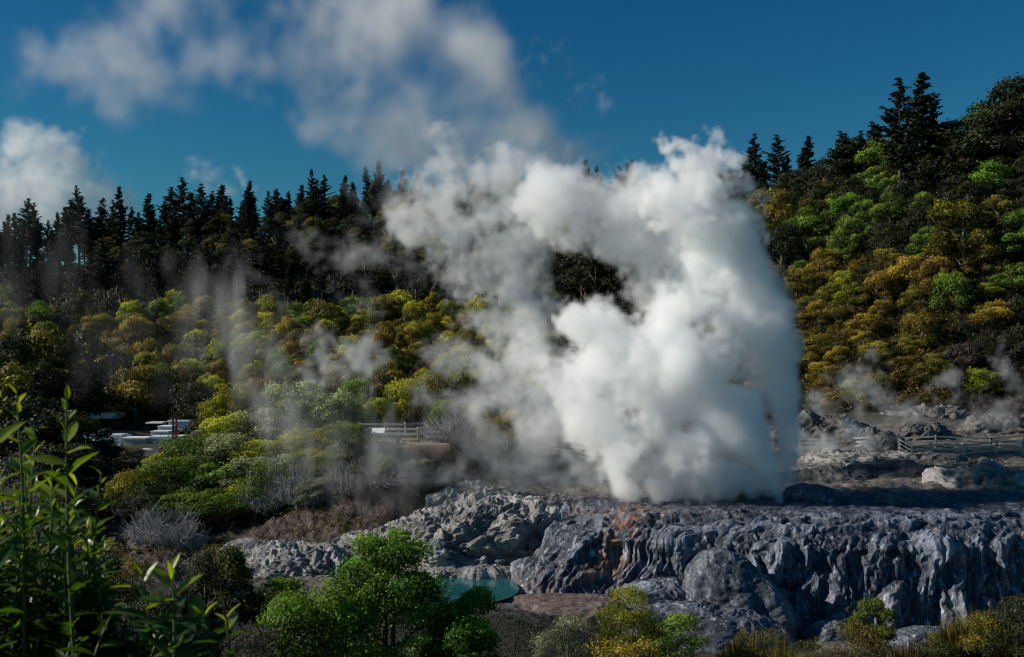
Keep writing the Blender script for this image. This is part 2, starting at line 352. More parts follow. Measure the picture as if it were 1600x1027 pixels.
# ---------------------------------------------------------------- rock mounds
def dome(name, px, Y, zb, rx, ry, h, mat, label, cat='rock', group=None, rz=0, nscale=1.0, amp=.28, seed=0, flatp=1.0, n=(170, 110), skew=0, steps=0, rough=.085):
    """an irregular outcrop: a superelliptic dome, displaced by creased noise, sunk into the ground"""
    cx = X(px, Y); th = np.linspace(0, 2*math.pi, n[0]); ph = np.linspace(0, 1, n[1])
    A, B = np.meshgrid(th, ph, indexing='ij')
    r = np.sin(B*math.pi*.5)**flatp; hh = np.cos(B*math.pi*.5)**(.8)
    edge = 1+.28*fbm(np.stack([np.cos(A)*1.3+seed, np.sin(A)*1.3, 0*A+seed], -1), 1., 3)
    x = r*np.cos(A)*rx*edge; y = r*np.sin(A)*ry*edge; z = hh*h*(1+skew*x/rx)
    P = np.stack([x, y, z], -1); Nn = np.stack([x/rx**2, y/ry**2, z/h**2+1e-3], -1); Nn /= np.linalg.norm(Nn, axis=2)[..., None]
    Q = P+np.array([cx+seed*7.7, Y, 0]); w = np.stack([fbm(Q+9, 2.*nscale, 2), fbm(Q+33, 2.*nscale, 2), fbm(Q+77, 2.*nscale, 2)], -1)*nscale
    an = np.array([.8, .8, 1.7])
    b1 = billow(Q*an+w, 3.0*nscale, 3, .45); b2 = 1-np.abs(fbm(Q*np.array([.7, 1.2, 1.6])+w*1.4, 1.3*nscale, 3))*3.2; low_ = fbm(Q+seed, 4*nscale, 2)
    b3 = fbm(Q*np.array([1, 1, 1.5])+w, .5*nscale, 4, .62)
    P = P+Nn*((b1*amp*.75+b3*rough+fbm(Q+3, .16, 2)*rough*.2+low_*amp*.8-np.clip(b2, 0, 1)**3*amp*.13)*min(rx, ry, h*2))[..., None]
    if steps: P[..., 2] = P[..., 2]*.6+.4*(np.round(P[..., 2]/steps)*steps)
    P[:, -1, 2] -= .6; P[-1] = P[0]
    cs, sn = math.cos(rz), math.sin(rz)
    P = np.stack([P[..., 0]*cs-P[..., 1]*sn, P[..., 0]*sn+P[..., 1]*cs, P[..., 2]], -1)
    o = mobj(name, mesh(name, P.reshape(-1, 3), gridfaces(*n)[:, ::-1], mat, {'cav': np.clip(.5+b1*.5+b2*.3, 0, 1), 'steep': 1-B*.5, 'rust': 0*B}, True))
    o.location = (cx, Y, zb); tag(o, label, cat, group); return o
def D(px, py_base, Y, wpx, dep, hpx, mat, label, **k):
    return dome('rock_mound', px, Y, Zp(py_base, Y), wpx/F*Y/2, dep, hpx/F*Y, mat, label, **k)
MC = 'rock mound'
# vent mounds on the terrace top
D(1163, 781, 73, 110, 1.9, 17, M_brown, 'low reddish brown mound just left of the geyser vent', cat=MC, seed=1, amp=.12)
D(1268, 783, 72, 96, 1.6, 27, M_blue, 'dark rounded hump just right of the geyser vent', cat=MC, seed=2, amp=.14)
D(1395, 788, 71, 60, 1.1, 14, M_dark, 'small dark lump on the terrace edge right of the vent', cat=MC, seed=3, amp=.25)
# left mounds
D(720, 868, 69, 330, 3.6, 74, M_mound, 'large pale creased mound left of the terrace, sunlit along its crest', cat=MC, seed=4, amp=.36, skew=.3, n=(340, 190))
D(765, 800, 75, 250, 2.6, 42, M_mound, 'pale ridge of rock rising behind the large creased mound', cat=MC, seed=5, amp=.3, n=(240, 120))
D(590, 862, 69, 170, 2.6, 34, M_mound, 'low pale shoulder of rock at the left foot of the large mound', cat=MC, seed=6, amp=.3)
D(640, 765, 77, 120, 1.6, 24, M_mound, 'small grey outcrop under the shrub bank', cat=MC, seed=26, amp=.3)
D(475, 915, 66, 250, 3.2, 64, M_mound, 'broad grey slab of rock at the left with a sunlit rim', cat=MC, seed=7, amp=.28, n=(280, 150))
D(395, 875, 67, 90, 1.4, 32, M_mound, 'tan-topped rock at the far left end of the slabs', cat=MC, seed=8, amp=.3)
D(700, 872, 65.6, 60, .8, 26, M_blue, 'dark pointed boulder standing on the grey flat before the large mound', cat='boulder', seed=9, amp=.4, skew=-.8)
D(735, 905, 64.8, 180, 1.6, 22, M_mound, 'rippled grey rock shelf above the teal pool', cat=MC, seed=10, amp=.35, n=(240, 120))
D(845, 790, 75, 150, 1.8, 20, M_mound, 'low grey ripple of rock under the drifting steam', cat=MC, seed=11, amp=.3)
# shelf, buttress and lumps in front of the terrace
D(872, 962, 58.6, 215, 2.2, 30, M_brown, 'flat tan shelf with dark edge between the pool and the terrace', cat='rock shelf', seed=12, amp=.07, flatp=.5, rough=.03, n=(220, 120))
D(880, 1003, 58.1, 230, 1.9, 62, M_blue, 'dark wall of rock under the tan shelf', cat=MC, seed=13, amp=.12, flatp=.5, rough=.05, n=(220, 120))
D(1160, 985, 59.6, 190, 2.4, 116, M_blue, 'large smooth dark buttress bulging from the terrace face', cat=MC, seed=14, amp=.14, rough=.03, skew=-.45, n=(240, 140))
D(1100, 1012, 57.6, 300, 2.4, 72, M_blue, 'dark blue shelf of rock at the foot of the terrace', cat=MC, seed=15, amp=.16, rough=.04, skew=-.2, n=(260, 140))
D(1030, 945, 60.2, 130, 1.6, 40, M_terr, 'grey lumpy ledge left of the dark buttress', cat=MC, seed=16, amp=.25)
D(1300, 1000, 58.2, 90, 1.0, 26, M_blue, 'small wet boulder at the foot of the terrace near the right bushes', cat='boulder', seed=17, amp=.3)
D(1455, 1010, 58.0, 130, 1.2, 30, M_blue, 'wide wet boulder under the right end of the terrace', cat='boulder', seed=18, amp=.3)
# middle distance on the right
mids = [(1300, 755, 82, 150, 1.6, 22, M_dark, 'flat dark shelf behind the geyser vent', 19), (1385, 742, 86, 140, 1.6, 20, M_dark, 'mossy dark shelf in the middle of the steaming flats', 20),
 (1540, 782, 79, 190, 2.4, 54, M_mound, 'lumpy brown outcrop at the right edge behind the terrace', 21), (1460, 752, 84, 120, 1.5, 26, M_dark, 'dark squat outcrop left of the lumpy brown one', 22),
 (1345, 720, 91, 200, 2.0, 16, M_mound, 'pale smooth swell of rock below the rail fence', 23), (1440, 726, 90.5, 170, 1.6, 17, M_dark, 'dark broken ledge directly under the rail fence', 24),
 (1565, 730, 90.5, 160, 1.6, 12, M_dark, 'dark low ledge under the right end of the rail fence', 25), (1500, 735, 88, 90, 1.3, 15, M_dark, 'small dark rock between the two ledges', 27),
 (1290, 698, 104, 160, 3.0, 50, M_dark, 'dark jagged mound rising right of the water jet', 28), (1345, 700, 101, 70, 1.8, 34, M_dark, 'dark block of rock at the right end of the jagged mound', 29),
 (1380, 702, 99, 60, 1.5, 26, M_dark, 'smooth grey hump left of the rail fence', 30), (1430, 692, 104, 70, 1.5, 34, M_dark, 'dark rugged boulder behind the rail fence', 31),
 (1462, 690, 106, 60, 1.5, 28, M_dark, 'dark flat-topped block behind the rail fence', 32), (1475, 668, 122, 180, 4, 30, M_dark, 'wide dark hill of bare rock below the right hillside', 33),
 (1575, 690, 110, 170, 3, 40, M_dark, 'brown scrubby bank of rock at the far right behind the fence', 34), (1290, 735, 88, 110, 1.3, 12, M_mound, 'thin pale shelf in the steam right of the jet', 35)]
for px, pb, Y, w_, d_, h_, m_, lb, sd in mids: D(px, pb, Y, w_, d_, h_, m_, lb, cat=MC, seed=sd, amp=.34, nscale=.8, n=(150, 80))

# ---------------------------------------------------------------- water
def water(name, px0, px1, Y0, Y1, z, c, lab):
    m, t, b = newmat(name+'_water'); n = noisen(t, .5, 3, .5, coords(t))
    t.links.new(ramp(t, n, [(.35, c), (.7, tuple(q*1.6 for q in c))]), b.inputs['Base Color']); b.inputs['Roughness'].default_value = .08
    bp = nd(t, 'ShaderNodeBump', Strength=.12, Distance=.03); t.links.new(noisen(t, 5, 3, .5, coords(t, 1, 3, 1)), bp.inputs['Height']); t.links.new(bp.outputs[0], b.inputs['Normal'])
    us_ = np.linspace(0, 1, 24); th = us_*2*math.pi
    cx, cy = X((px0+px1)/2, (Y0+Y1)/2), (Y0+Y1)/2; rx, ry = (px1-px0)/2/F*cy, (Y1-Y0)/2
    ring = np.stack([cx+rx*np.cos(th), cy+ry*np.sin(th), 0*th+z], -1); ctr = np.tile([[cx, cy, z]], (24, 1))
    o = mobj(name, mesh(name, np.stack([ctr, ring], 1).reshape(-1, 3), gridfaces(24, 2), m)); return tag(o, lab, None, None, 'structure')
water('teal_pool', 590, 812, 56.2, 65.2, -4.2, (.010, .075, .080), 'still teal hot pool at the left foot of the terrace')
water('brown_pool', 740, 1180, 52, 59.5, -6.45, (.045, .03, .018), 'shallow brown water below the dark wall of rock')

# ---------------------------------------------------------------- foliage builders
def unit(n, r=rng):
    v = r.normal(size=(n, 3)); return v/np.linalg.norm(v, axis=1)[:, None]
def leaf_quads(P, N, size, val, asp=.55, r=rng):
    n = len(P); size = np.broadcast_to(size, (n,))[:, None]
    A = np.cross(N, unit(n, r)); A /= np.linalg.norm(A, axis=1)[:, None]+1e-9; B = np.cross(N, A)
    V = np.stack([P-A*size*.5, P+B*size*asp*.5, P+A*size*.5, P-B*size*asp*.5], 1).reshape(-1, 3)
    return V, np.arange(n*4).reshape(n, 4), np.repeat(val, 4)
def crown_mesh(name, mat, rad=1., h=1.2, nb=12, n=3000, leaf=.12, seed=0, low=.0, blob=.42, asp=.6):
    """a crown of overlapping leaf clumps: leaves lie on and just inside each clump's surface"""
    r = np.random.default_rng(seed)
    C = []
    for k in range(nb):
        a = k*2.4+r.uniform(-.4, .4); q = math.sqrt((k+.5)/nb); el = math.sqrt(max(0, 1-q*q))
        C.append((math.cos(a)*q*rad*.72, math.sin(a)*q*rad*.72, low+(el*.62+.18+r.uniform(-.16, .16))*h, rad*blob*r.uniform(.5, 1.35)))
    for k in range(int(nb*.8)):
        a = k*2.1+r.uniform(0, 1.2); q = r.uniform(.55, .85); C.append((math.cos(a)*rad*q, math.sin(a)*rad*q, low+h*r.uniform(.02, .42), rad*blob*r.uniform(.6, 1)))
    C = np.array(C); w = C[:, 3]**2; w /= w.sum(); ci = r.choice(len(C), n, p=w)
    d = unit(n, r); d[:, 2] = np.where(d[:, 2] < -.35, -d[:, 2], d[:, 2])
    sub = unit(7, r)                                             # sub-clumps
    k = np.clip((d@sub.T).max(1), 0, 1)
    rr = C[ci, 3]*(1-.4*r.random(n)**2)*(.62+.52*k**3)+rad*.05*np.abs(r.normal(0, 1, n))**2*.5
    P = C[ci, :3]+d*rr[:, None]*np.array([1, 1, .85])
    inside = np.zeros(n, bool)
    for c in C: inside |= (((P-c[:3])**2).sum(1) < (c[3]*.55)**2)
    keep = ~inside | (r.random(n) < .15); P = P[keep]; d = d[keep]; m_ = len(P)
    N = d+unit(m_, r)*.75; N /= np.linalg.norm(N, axis=1)[:, None]
    cv = r.normal(0, .13, len(C))[ci][keep]
    val = np.clip(.26+.28*d[:, 2]+.25*(P[:, 2]-low)/h+cv+r.normal(0, .13, m_), 0, 1)  # upper leaves lighter, lower darker: sunlit tops painted into the leaf value
    P[:, 2] = low+(P[:, 2]-low)*h/(np.percentile(P[:, 2], 99.3)-low)
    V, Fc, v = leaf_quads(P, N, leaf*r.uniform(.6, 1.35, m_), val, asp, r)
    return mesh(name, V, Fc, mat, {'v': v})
def trunk_mesh(name, mat, h, rad, seed, limbs=6, spread=.6, top=1.0, k=6):
    r = np.random.default_rng(seed); m = MB()
    n = 7; z = np.linspace(-.4, h*top, n); w = np.cumsum(r.normal(0, .03*h, (n, 2)), 0)*.5
    pts = np.column_stack([w[:, 0], w[:, 1], z]); m.tube(pts, np.linspace(rad, rad*.3, n), k)
    for i in range(limbs):
        q = r.integers(2, n-1); a = i*2.4; L = h*spread*r.uniform(.5, .9); st = pts[q]
        e = st+np.array([math.cos(a)*L*.7, math.sin(a)*L*.7, L*.55]); mid = (st+e)/2+np.array([0, 0, L*.08])
        m.tube([st, mid, e], [rad*.45, rad*.28, rad*.1], 4)
    return m.mesh(name, mat)
M_bark = simple_mat('bark', (.05, .04, .03), (.16, .13, .10), 6, .9, .5, (1, 1, .2))
M_palebark = simple_mat('pale_bark', (.16, .14, .12), (.36, .33, .30), 6, .9, .5, (1, 1, .2))
M_twig = simple_mat('grey_twigs', (.17, .165, .16), (.42, .41, .41), 5, .8, .2)
FM = dict(
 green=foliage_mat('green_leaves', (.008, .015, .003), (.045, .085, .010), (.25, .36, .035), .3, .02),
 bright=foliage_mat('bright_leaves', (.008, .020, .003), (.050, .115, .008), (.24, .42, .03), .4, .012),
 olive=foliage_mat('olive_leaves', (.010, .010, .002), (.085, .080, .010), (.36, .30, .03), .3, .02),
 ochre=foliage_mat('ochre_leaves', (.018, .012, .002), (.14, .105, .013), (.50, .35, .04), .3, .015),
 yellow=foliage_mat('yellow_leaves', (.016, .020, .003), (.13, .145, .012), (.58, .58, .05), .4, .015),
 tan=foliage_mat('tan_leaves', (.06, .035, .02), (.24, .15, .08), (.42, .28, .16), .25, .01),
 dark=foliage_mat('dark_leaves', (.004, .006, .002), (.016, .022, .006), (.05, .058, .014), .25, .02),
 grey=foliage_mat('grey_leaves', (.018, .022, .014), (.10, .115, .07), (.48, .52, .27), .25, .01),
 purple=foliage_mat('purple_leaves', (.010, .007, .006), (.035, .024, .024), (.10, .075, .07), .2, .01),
 pine=foliage_mat('pine_needles', (.003, .006, .003), (.012, .020, .010), (.035, .05, .022), .15, .015))

_crowns = {}
def crown(kind, shape):
    """shape: (variants, settings) -> cached mesh per material, variant"""
    key = (kind, shape)
    if key not in _crowns:
        nm, i = shape
        st = dict(tree=dict(rad=1, h=1.5, nb=15, n=8000, leaf=.080, blob=.36), tall=dict(rad=1, h=2.3, nb=20, n=10000, leaf=.085, blob=.34),
                  shrub=dict(rad=1, h=1.15, nb=17, n=12000, leaf=.055, blob=.34), bush=dict(rad=1, h=1.3, nb=16, n=16000, leaf=.036, blob=.38))[nm]
        _crowns[key] = crown_mesh('crown', FM[kind], seed=100+i*13+len(nm), **st)
    return _crowns[key]
_trunks = {}
def trunk(kind, i):
    if (kind, i) not in _trunks:
        _trunks[(kind, i)] = trunk_mesh('trunk', dict(dark=M_bark, pale=M_palebark)[kind], 1.0, .045, 300+i, 7, .7)
    return _trunks[(kind, i)]
def plant(name, x, Y, z, rad, hgt, kind, shape, label, cat, group, tr='dark', lift=.35, r=rng):
    """Empty > crown, trunk.  hgt = overall height, lift = share of it below the crown"""
    e = empty(name, (x, Y, z), r.uniform(0, 6.28)); tag(e, label, cat, group)
    nm = shape; i = int(r.integers(0, 6)); hs_ = dict(tree=1.5, tall=2.3, shrub=1.15, bush=1.3)[nm]
    c = mobj('crown', crown(kind, (nm, i)), e); c.location = (0, 0, hgt*lift)
    ch = hgt*(1-lift); c.scale = (rad*r.uniform(.85, 1.2), rad*r.uniform(.85, 1.2), ch/hs_); c.rotation_euler = (r.normal(0, .09), r.normal(0, .09), 0)
    tk = mobj('trunk', trunk(tr, i), e); tk.location = (0, 0, -.3); tk.scale = (rad*1.3, rad*1.3, hgt*.8)
    return e

# ---- conifers
def conifer(seed, H=24, base=.25, wid=3.3, n_wh=34, dens=1.0, droop=.0):
    r = np.random.default_rng(seed); tb = MB(); z = np.linspace(-1.5, H, 9); w = np.cumsum(r.normal(0, .06, (9, 2)), 0)
    tb.tube(np.column_stack([w, z]), np.linspace(.34, .03, 9), 6)
    P = []; Nn = []; S = []
    for k in range(n_wh):
        f = k/(n_wh-1); zz = H*(base+(1-base)*f**.85)
        L = wid*(1-f)**.8*(.75+.5*r.random())+.25
        if f < .2: L *= .5+2*f
        nbr = int(5+4*(1-f))
        for j in range(nbr):
            if r.random() > .85*dens: continue
            a = r.uniform(0, 6.28); up = .35*f+.15-droop+r.normal(0, .1); LL = L*r.uniform(.6, 1.15)
            m_ = int(8+LL*15); q = np.linspace(.12, 1, m_)
            p = np.column_stack([np.cos(a)*LL*q, np.sin(a)*LL*q, zz+LL*(up*q+.14*q*q)])
            p += r.normal(0, .16, p.shape)*np.array([1, 1, .7])
            p[:, :2] += np.interp(zz, z, w[:, 0]), np.interp(zz, z, w[:, 1])
            P.append(p); nn = unit(m_, r)+np.array([0, 0, .8]); Nn.append(nn/np.linalg.norm(nn, axis=1)[:, None]); S.append(np.full(m_, .68)*(1.15-.4*f))
            if j % 2 == 0: tb.tube([[np.interp(zz, z, w[:, 0]), np.interp(zz, z, w[:, 1]), zz], p[m_//2], p[-1]], [.06, .035, .01], 3)
    P = np.concatenate(P); Nn = np.concatenate(Nn); S = np.concatenate(S)
    V, Fc, v = leaf_quads(P, Nn, S*r.uniform(.7, 1.4, len(S)), np.clip(.4+r.normal(0, .2, len(P)), 0, 1), .42, r)
    return mesh('crown', V, Fc, FM['pine'], {'v': v}), tb.mesh('trunk', M_bark)
CON = [conifer(1, 24, .22, 3.2), conifer(2, 26, .3, 3.6, 30, .8), conifer(3, 22, .15, 3.0, 34), conifer(4, 27, .38, 4.0, 26, .75), conifer(5, 24, .3, 2.6, 32, .9, .1)]
def pine(x, Y, s, label, group, i=None, wx=None):
    wx = wx or rng.uniform(1.05, 1.7)
    e = empty('pine_tree', (x, Y, gz(x, Y)), rng.uniform(0, 6.28)); tag(e, label, 'pine tree', group); e.rotation_euler = (rng.normal(0, .03), rng.normal(0, .03), rng.uniform(0, 6.28))
    cm, tm = CON[int(rng.integers(0, 5)) if i is None else i]
    for nm, m_ in (('crown', cm), ('trunk', tm)):
        o = mobj(nm, m_, e); o.scale = (s*wx, s*wx, s)
# left ridge
def side(px, names=('far left', 'left', 'middle', 'right')):
    return names[0] if px < 170 else names[1] if px < 480 else names[2] if px < 760 else names[3]
cnt = 0
for row, (Y, stp) in reversed(list(enumerate([(240, 4.2), (252, 6), (270, 7), (290, 6.5), (312, 5.0), (328, 3.0), (345, 3.4)]))):
    px = -120.
    while px < 1180:
        yy = Y+rng.uniform(-7, 7); x = X(px, yy)
        ok = True
        if row == 0 and px > 700: ok = False
        if row in (1, 2, 3) and (px > 780 or rng.random() < .35): ok = False
        if px > 780 and row >= 4 and rng.random() < .35: ok = False
        if ok and cnt < 298:
            s = rng.uniform(.42, .82)*(1.12 if px < 420 else .95)*(1+.9*float(perlin(np.array([[px/70., row*3.3, .5]]))[0]))
            if row in (2, 3): s *= .8
            if row == 0: s *= .82
            pos = 'standing on the ridge line' if row >= 5 else 'within the forest slope' if row >= 1 else 'at the lower edge of the forest'
            pine(x, yy, s, f'dark slender pine {pos}, {side(px)} part', f'dark pines {pos} of the left hill')
            cnt += 1
        px += (stp if row != 0 else 5.5)/yy*F*rng.uniform(.6, 1.5)
# the right ridge
for px, Y, s, i, lb in [(1405, 208, 1.1, 3, 'very tall dark pine on the right skyline, left one of the close pair'), (1434, 206, 1.22, 0, 'tallest dark pine on the right skyline with spiky tiered top'),
    (1454, 210, 1.0, 2, 'slim dark pine just right of the tallest one on the skyline')]:
    pine(X(px, Y), Y, s, lb, 'tall pines on the right skyline', i)
for px in np.linspace(1128, 1262, 12):
    pine(X(px, 266), 266+rng.uniform(-8, 8), rng.uniform(.6, 1.0), 'small dark pine on the saddle between the two hills, above the white steam', 'small pines on the saddle right of the steam')
for px in (1300, 1318, 1336, 1355, 1372, 1340):
    pine(X(px, 236), 236+rng.uniform(-5, 5), rng.uniform(.6, .8), 'broad dark pine on the right hill skyline, left of the tall pair', 'broad dark pines on the right hill skyline', 3, 1.5)

# ---- hillside trees
def pick(L, w): return L[int(rng.choice(len(L), p=np.array(w)/sum(w)))]
nm_c = dict(green='green', bright='bright green', olive='olive', ochre='ochre', yellow='yellow-green', tan='tan blossoming', dark='dark', grey='grey-green', purple='purplish brown')
# right hill
for Y in np.arange(130, 262, 6.6):
    x = X(1130, Y)
    while x < X(1720, Y):
        yy = Y+rng.uniform(-2, 2); xx = x+rng.uniform(-1.4, 1.4); px = xx/yy*F+800
        z = gz(xx, yy); py = 560-(z-10)/yy*F
        if rng.random() < .06: x += 6; continue
        shade = sstep(1390, 1570, px)*.8  # favours dark-leaved trees towards the right, shade put into leaf colour
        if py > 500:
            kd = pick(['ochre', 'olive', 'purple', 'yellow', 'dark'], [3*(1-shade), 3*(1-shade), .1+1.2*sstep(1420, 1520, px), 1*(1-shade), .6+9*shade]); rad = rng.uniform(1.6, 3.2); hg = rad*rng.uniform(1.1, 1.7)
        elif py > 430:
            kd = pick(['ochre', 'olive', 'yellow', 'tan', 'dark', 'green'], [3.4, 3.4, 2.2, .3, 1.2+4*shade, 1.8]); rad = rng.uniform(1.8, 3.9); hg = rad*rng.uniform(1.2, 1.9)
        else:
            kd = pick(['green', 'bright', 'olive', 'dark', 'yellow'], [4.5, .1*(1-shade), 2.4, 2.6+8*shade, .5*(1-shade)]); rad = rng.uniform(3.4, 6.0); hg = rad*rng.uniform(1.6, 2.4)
        zone = 'upper' if py < 330 else 'middle' if py < 480 else 'lower'
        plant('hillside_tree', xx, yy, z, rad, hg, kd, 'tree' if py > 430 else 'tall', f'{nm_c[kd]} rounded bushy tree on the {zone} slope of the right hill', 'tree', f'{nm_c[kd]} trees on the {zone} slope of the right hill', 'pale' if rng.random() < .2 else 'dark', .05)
        x += rad*1.7*rng.uniform(.85, 1.2)
# crowns standing against the sky on the right
for px, Y, rad, hg, kd in [(1160, 262, 4.5, 12, 'dark'), (1190, 258, 5, 13, 'olive'), (1235, 250, 5.5, 15, 'dark'), (1262, 244, 5.5, 14, 'dark'), (1290, 240, 6, 16, 'dark'), (1320, 236, 6, 17, 'dark'), (1350, 230, 6.5, 18, 'dark'), (1380, 222, 6.5, 17, 'green'), (1425, 212, 6, 15, 'dark'),
        (1470, 205, 6.5, 16, 'olive'), (1500, 204, 7, 18, 'dark'), (1530, 203, 7.5, 20, 'green'), (1560, 202, 7.5, 22, 'dark'), (1592, 202, 7.5, 23, 'dark'), (1625, 202, 8, 23, 'green'), (1660, 204, 8, 23, 'dark')]:
    plant('ridge_tree', X(px, Y), Y, gz(X(px, Y), Y), rad, hg, kd, 'tall', f'{nm_c[kd]} spreading tree standing against the sky on the right ridge', 'tree', f'{nm_c[kd]} spreading trees on the right ridge', 'pale', .3)
# scrub slope on the left, below the forest
for Y in np.arange(138, 232, 6.2):
    x = X(-60, Y)
    while x < X(860, Y):
        yy = Y+rng.uniform(-2.5, 2.5); xx = x+rng.uniform(-1.5, 1.5); px = xx/yy*F+800; z = gz(xx, yy)
        dk = 1-sstep(120, 240, px)  # favours dark leaves at the far left, edge darkening put into colour
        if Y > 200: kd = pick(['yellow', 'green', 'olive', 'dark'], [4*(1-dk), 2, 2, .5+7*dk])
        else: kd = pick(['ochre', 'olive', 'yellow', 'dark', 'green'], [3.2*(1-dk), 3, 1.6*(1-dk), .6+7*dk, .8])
        rad = rng.uniform(1.5, 3.6)*(1.1 if Y > 200 else .9); hg = rad*rng.uniform(1.5, 2.2)
        zone = 'upper' if Y > 195 else 'lower'
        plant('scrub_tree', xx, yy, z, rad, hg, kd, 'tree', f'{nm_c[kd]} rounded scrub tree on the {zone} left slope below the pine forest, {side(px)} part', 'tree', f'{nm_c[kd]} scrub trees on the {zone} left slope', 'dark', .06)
        x += rad*1.9*rng.uniform(.85, 1.35)
# tall olive broadleaf crowns in front of the pines
for k in range(64):
    px = rng.uniform(160, 700); Y = rng.uniform(246, 318); x = X(px, Y)
    kd = pick(['olive', 'ochre', 'dark'], [3, .5, 4]); rad = rng.uniform(3.6, 5.6)
    plant('forest_tree', x, Y, gz(x, Y), rad, rng.uniform(11, 16), kd, 'tall', f'tall {nm_c[kd]} broadleaf tree among the dark pines, {side(px)} part of the left hill', 'tree', f'tall {nm_c[kd]} broadleaf trees among the pines', 'pale', .45)

for k in range(75):
    px = rng.uniform(700, 1150); Y = rng.uniform(205, 315); x = X(px, Y); kd = pick(['olive', 'dark', 'green'], [.3, 5, 1])
    plant('forest_tree', x, Y, gz(x, Y), rng.uniform(4, 6), rng.uniform(12, 17), kd, 'tall', f'tall {nm_c[kd]} tree on the slope behind the geyser steam', 'tree', f'tall {nm_c[kd]} trees behind the geyser steam', 'dark', .3)
# undergrowth that nobody could count
def scatter(name, kind, pxr, Yr, n, size, hmax, lab, seed, cond=None, asp=.6):
    r = np.random.default_rng(seed); Y = np.sqrt(r.uniform(Yr[0]**2, Yr[1]**2, n)); px = r.uniform(*pxr, n); x = (px-800)/F*Y
    if cond is not None: k = cond(px, Y, r); x = x[k]; Y = Y[k]
    z = ground_z(x, Y); cl = np.clip(fbm(np.stack([x, Y, 0*x], -1), 3.0, 3)+.45, 0.05, 1)
    P = np.column_stack([x, Y, z+r.random(len(x))*hmax*cl]); N = unit(len(x), r)+np.array([0, 0, .6]); N /= np.linalg.norm(N, axis=1)[:, None]
    V, Fc, v = leaf_quads(P, N, size*r.uniform(.6, 1.4, len(x)), np.clip(cl*.5+r.normal(.1, .15, len(x)), 0, 1), asp, r)
    return tag(mobj(name, mesh(name, V, Fc, FM[kind], {'v': v})), lab, 'undergrowth', None, 'stuff')
scatter('undergrowth', 'dark', (-150, 1800), (126, 345), 230000, .75, 3.2, 'dark undergrowth covering both hillsides between the trees', 5)
scatter('scrub', 'olive', (0, 900), (120, 235), 150000, .34, 2.6, 'low olive scrub between the trees on the left slope', 6)
scatter('heath', 'purple', (1380, 1800), (122, 160), 60000, .28, 1.3, 'low purplish heath at the foot of the right hill', 8)
scatter('bracken', 'ochre', (1180, 1500), (126, 195), 130000, .32, 2.6, 'low ochre bracken on the lower right hill', 9)
scatter('grass', 'olive', (80, 740), (62, 90), 70000, .15, .6, 'sparse dry grass on the reddish bank', 10, lambda px, Y, r: r.random(len(px)) < np.clip(.35+1.6*fbm(np.stack([px*.05, Y, 0*Y], -1), 2.5, 3), 0, 1)*sstep(67, 70, Y))
scatter('ground_cover', 'dark', (-300, 1900), (14, 56), 160000, .10, .55, 'dark ground cover on the slope below the lookout', 11)
scatter('moss', 'olive', (1250, 1700), (84, 122), 24000, .09, .14, 'olive moss and grass tufts on the steaming flats', 12, lambda px, Y, r: fbm(np.stack([(px-800)/F*Y, Y, 0*Y], -1), 5, 3) > .12)

# ---------------------------------------------------------------- mid-distance shrubs on the bank
def shrub(px, pyb, Y, wpx, hpx, kd, label, group=None, shape='shrub', lift=.12, name='shrub', zfix=None):
    x = X(px, Y); z = gz(x, Y) if zfix is None else zfix
    rad = wpx/F*Y/2; top = Zp(pyb-hpx, Y); hg = max(top-z, hpx/F*Y)
    return plant(name, x, Y, z, rad, hg, kd, shape, label, 'shrub', group, 'pale', lift)
BANK = [  # px, base row, Y, width, height, kind
 (345, 680, 92, 60, 58, 'yellow'), (375, 665, 93, 80, 60, 'yellow'), (425, 655, 94, 90, 52, 'grey'), (475, 660, 94, 90, 60, 'grey'), (520, 668, 93, 80, 50, 'grey'), (555, 690, 93, 60, 72, 'green'),
 (320, 725, 88, 80, 46, 'grey'), (350, 715, 88, 110, 60, 'yellow'), (410, 705, 88, 110, 62, 'grey'), (470, 705, 88, 110, 66, 'grey'), (525, 710, 88, 80, 66, 'grey'),
 (262, 770, 84, 80, 40, 'yellow'), (300, 755, 84, 110, 60, 'green'), (360, 750, 84, 120, 60, 'grey'), (430, 740, 83, 120, 46, 'yellow'), (500, 740, 83, 110, 44, 'yellow'),
 (215, 800, 80, 80, 50, 'olive'), (270, 795, 80, 110, 62, 'green'), (335, 790, 80, 120, 60, 'green'), (400, 785, 79.5, 120, 54, 'grey'), (455, 775, 79, 100, 50, 'grey'),
 (230, 830, 77, 80, 45, 'dark'), (290, 820, 77, 110, 45, 'green'), (350, 815, 76.5, 110, 40, 'green'), (415, 805, 76.5, 90, 40, 'green'), (380, 800, 77.6, 100, 46, 'yellow'), (440, 790, 78, 100, 50, 'green'), (500, 775, 78, 90, 44, 'yellow'), (540, 760, 77, 70, 40, 'green'), (490, 800, 75.6, 80, 30, 'grey'), (265, 845, 75.4, 80, 30, 'dark')]
for k, (px, pb, Y, w_, h_, kd) in enumerate(BANK):
    row = 'crest' if Y > 91 else 'upper part' if Y > 86 else 'middle' if Y > 81 else 'lower part' if Y > 78 else 'foot'
    w_ *= 1.15; h_ *= 1.05
    shrub(px, pb, Y, w_, h_, kd, f'{nm_c[kd]} shrub on the {row} of the left bank, {"left end" if px < 290 else "centre" if px < 420 else "right end"} of its row', f'{nm_c[kd]} shrubs on the {row} of the left bank')
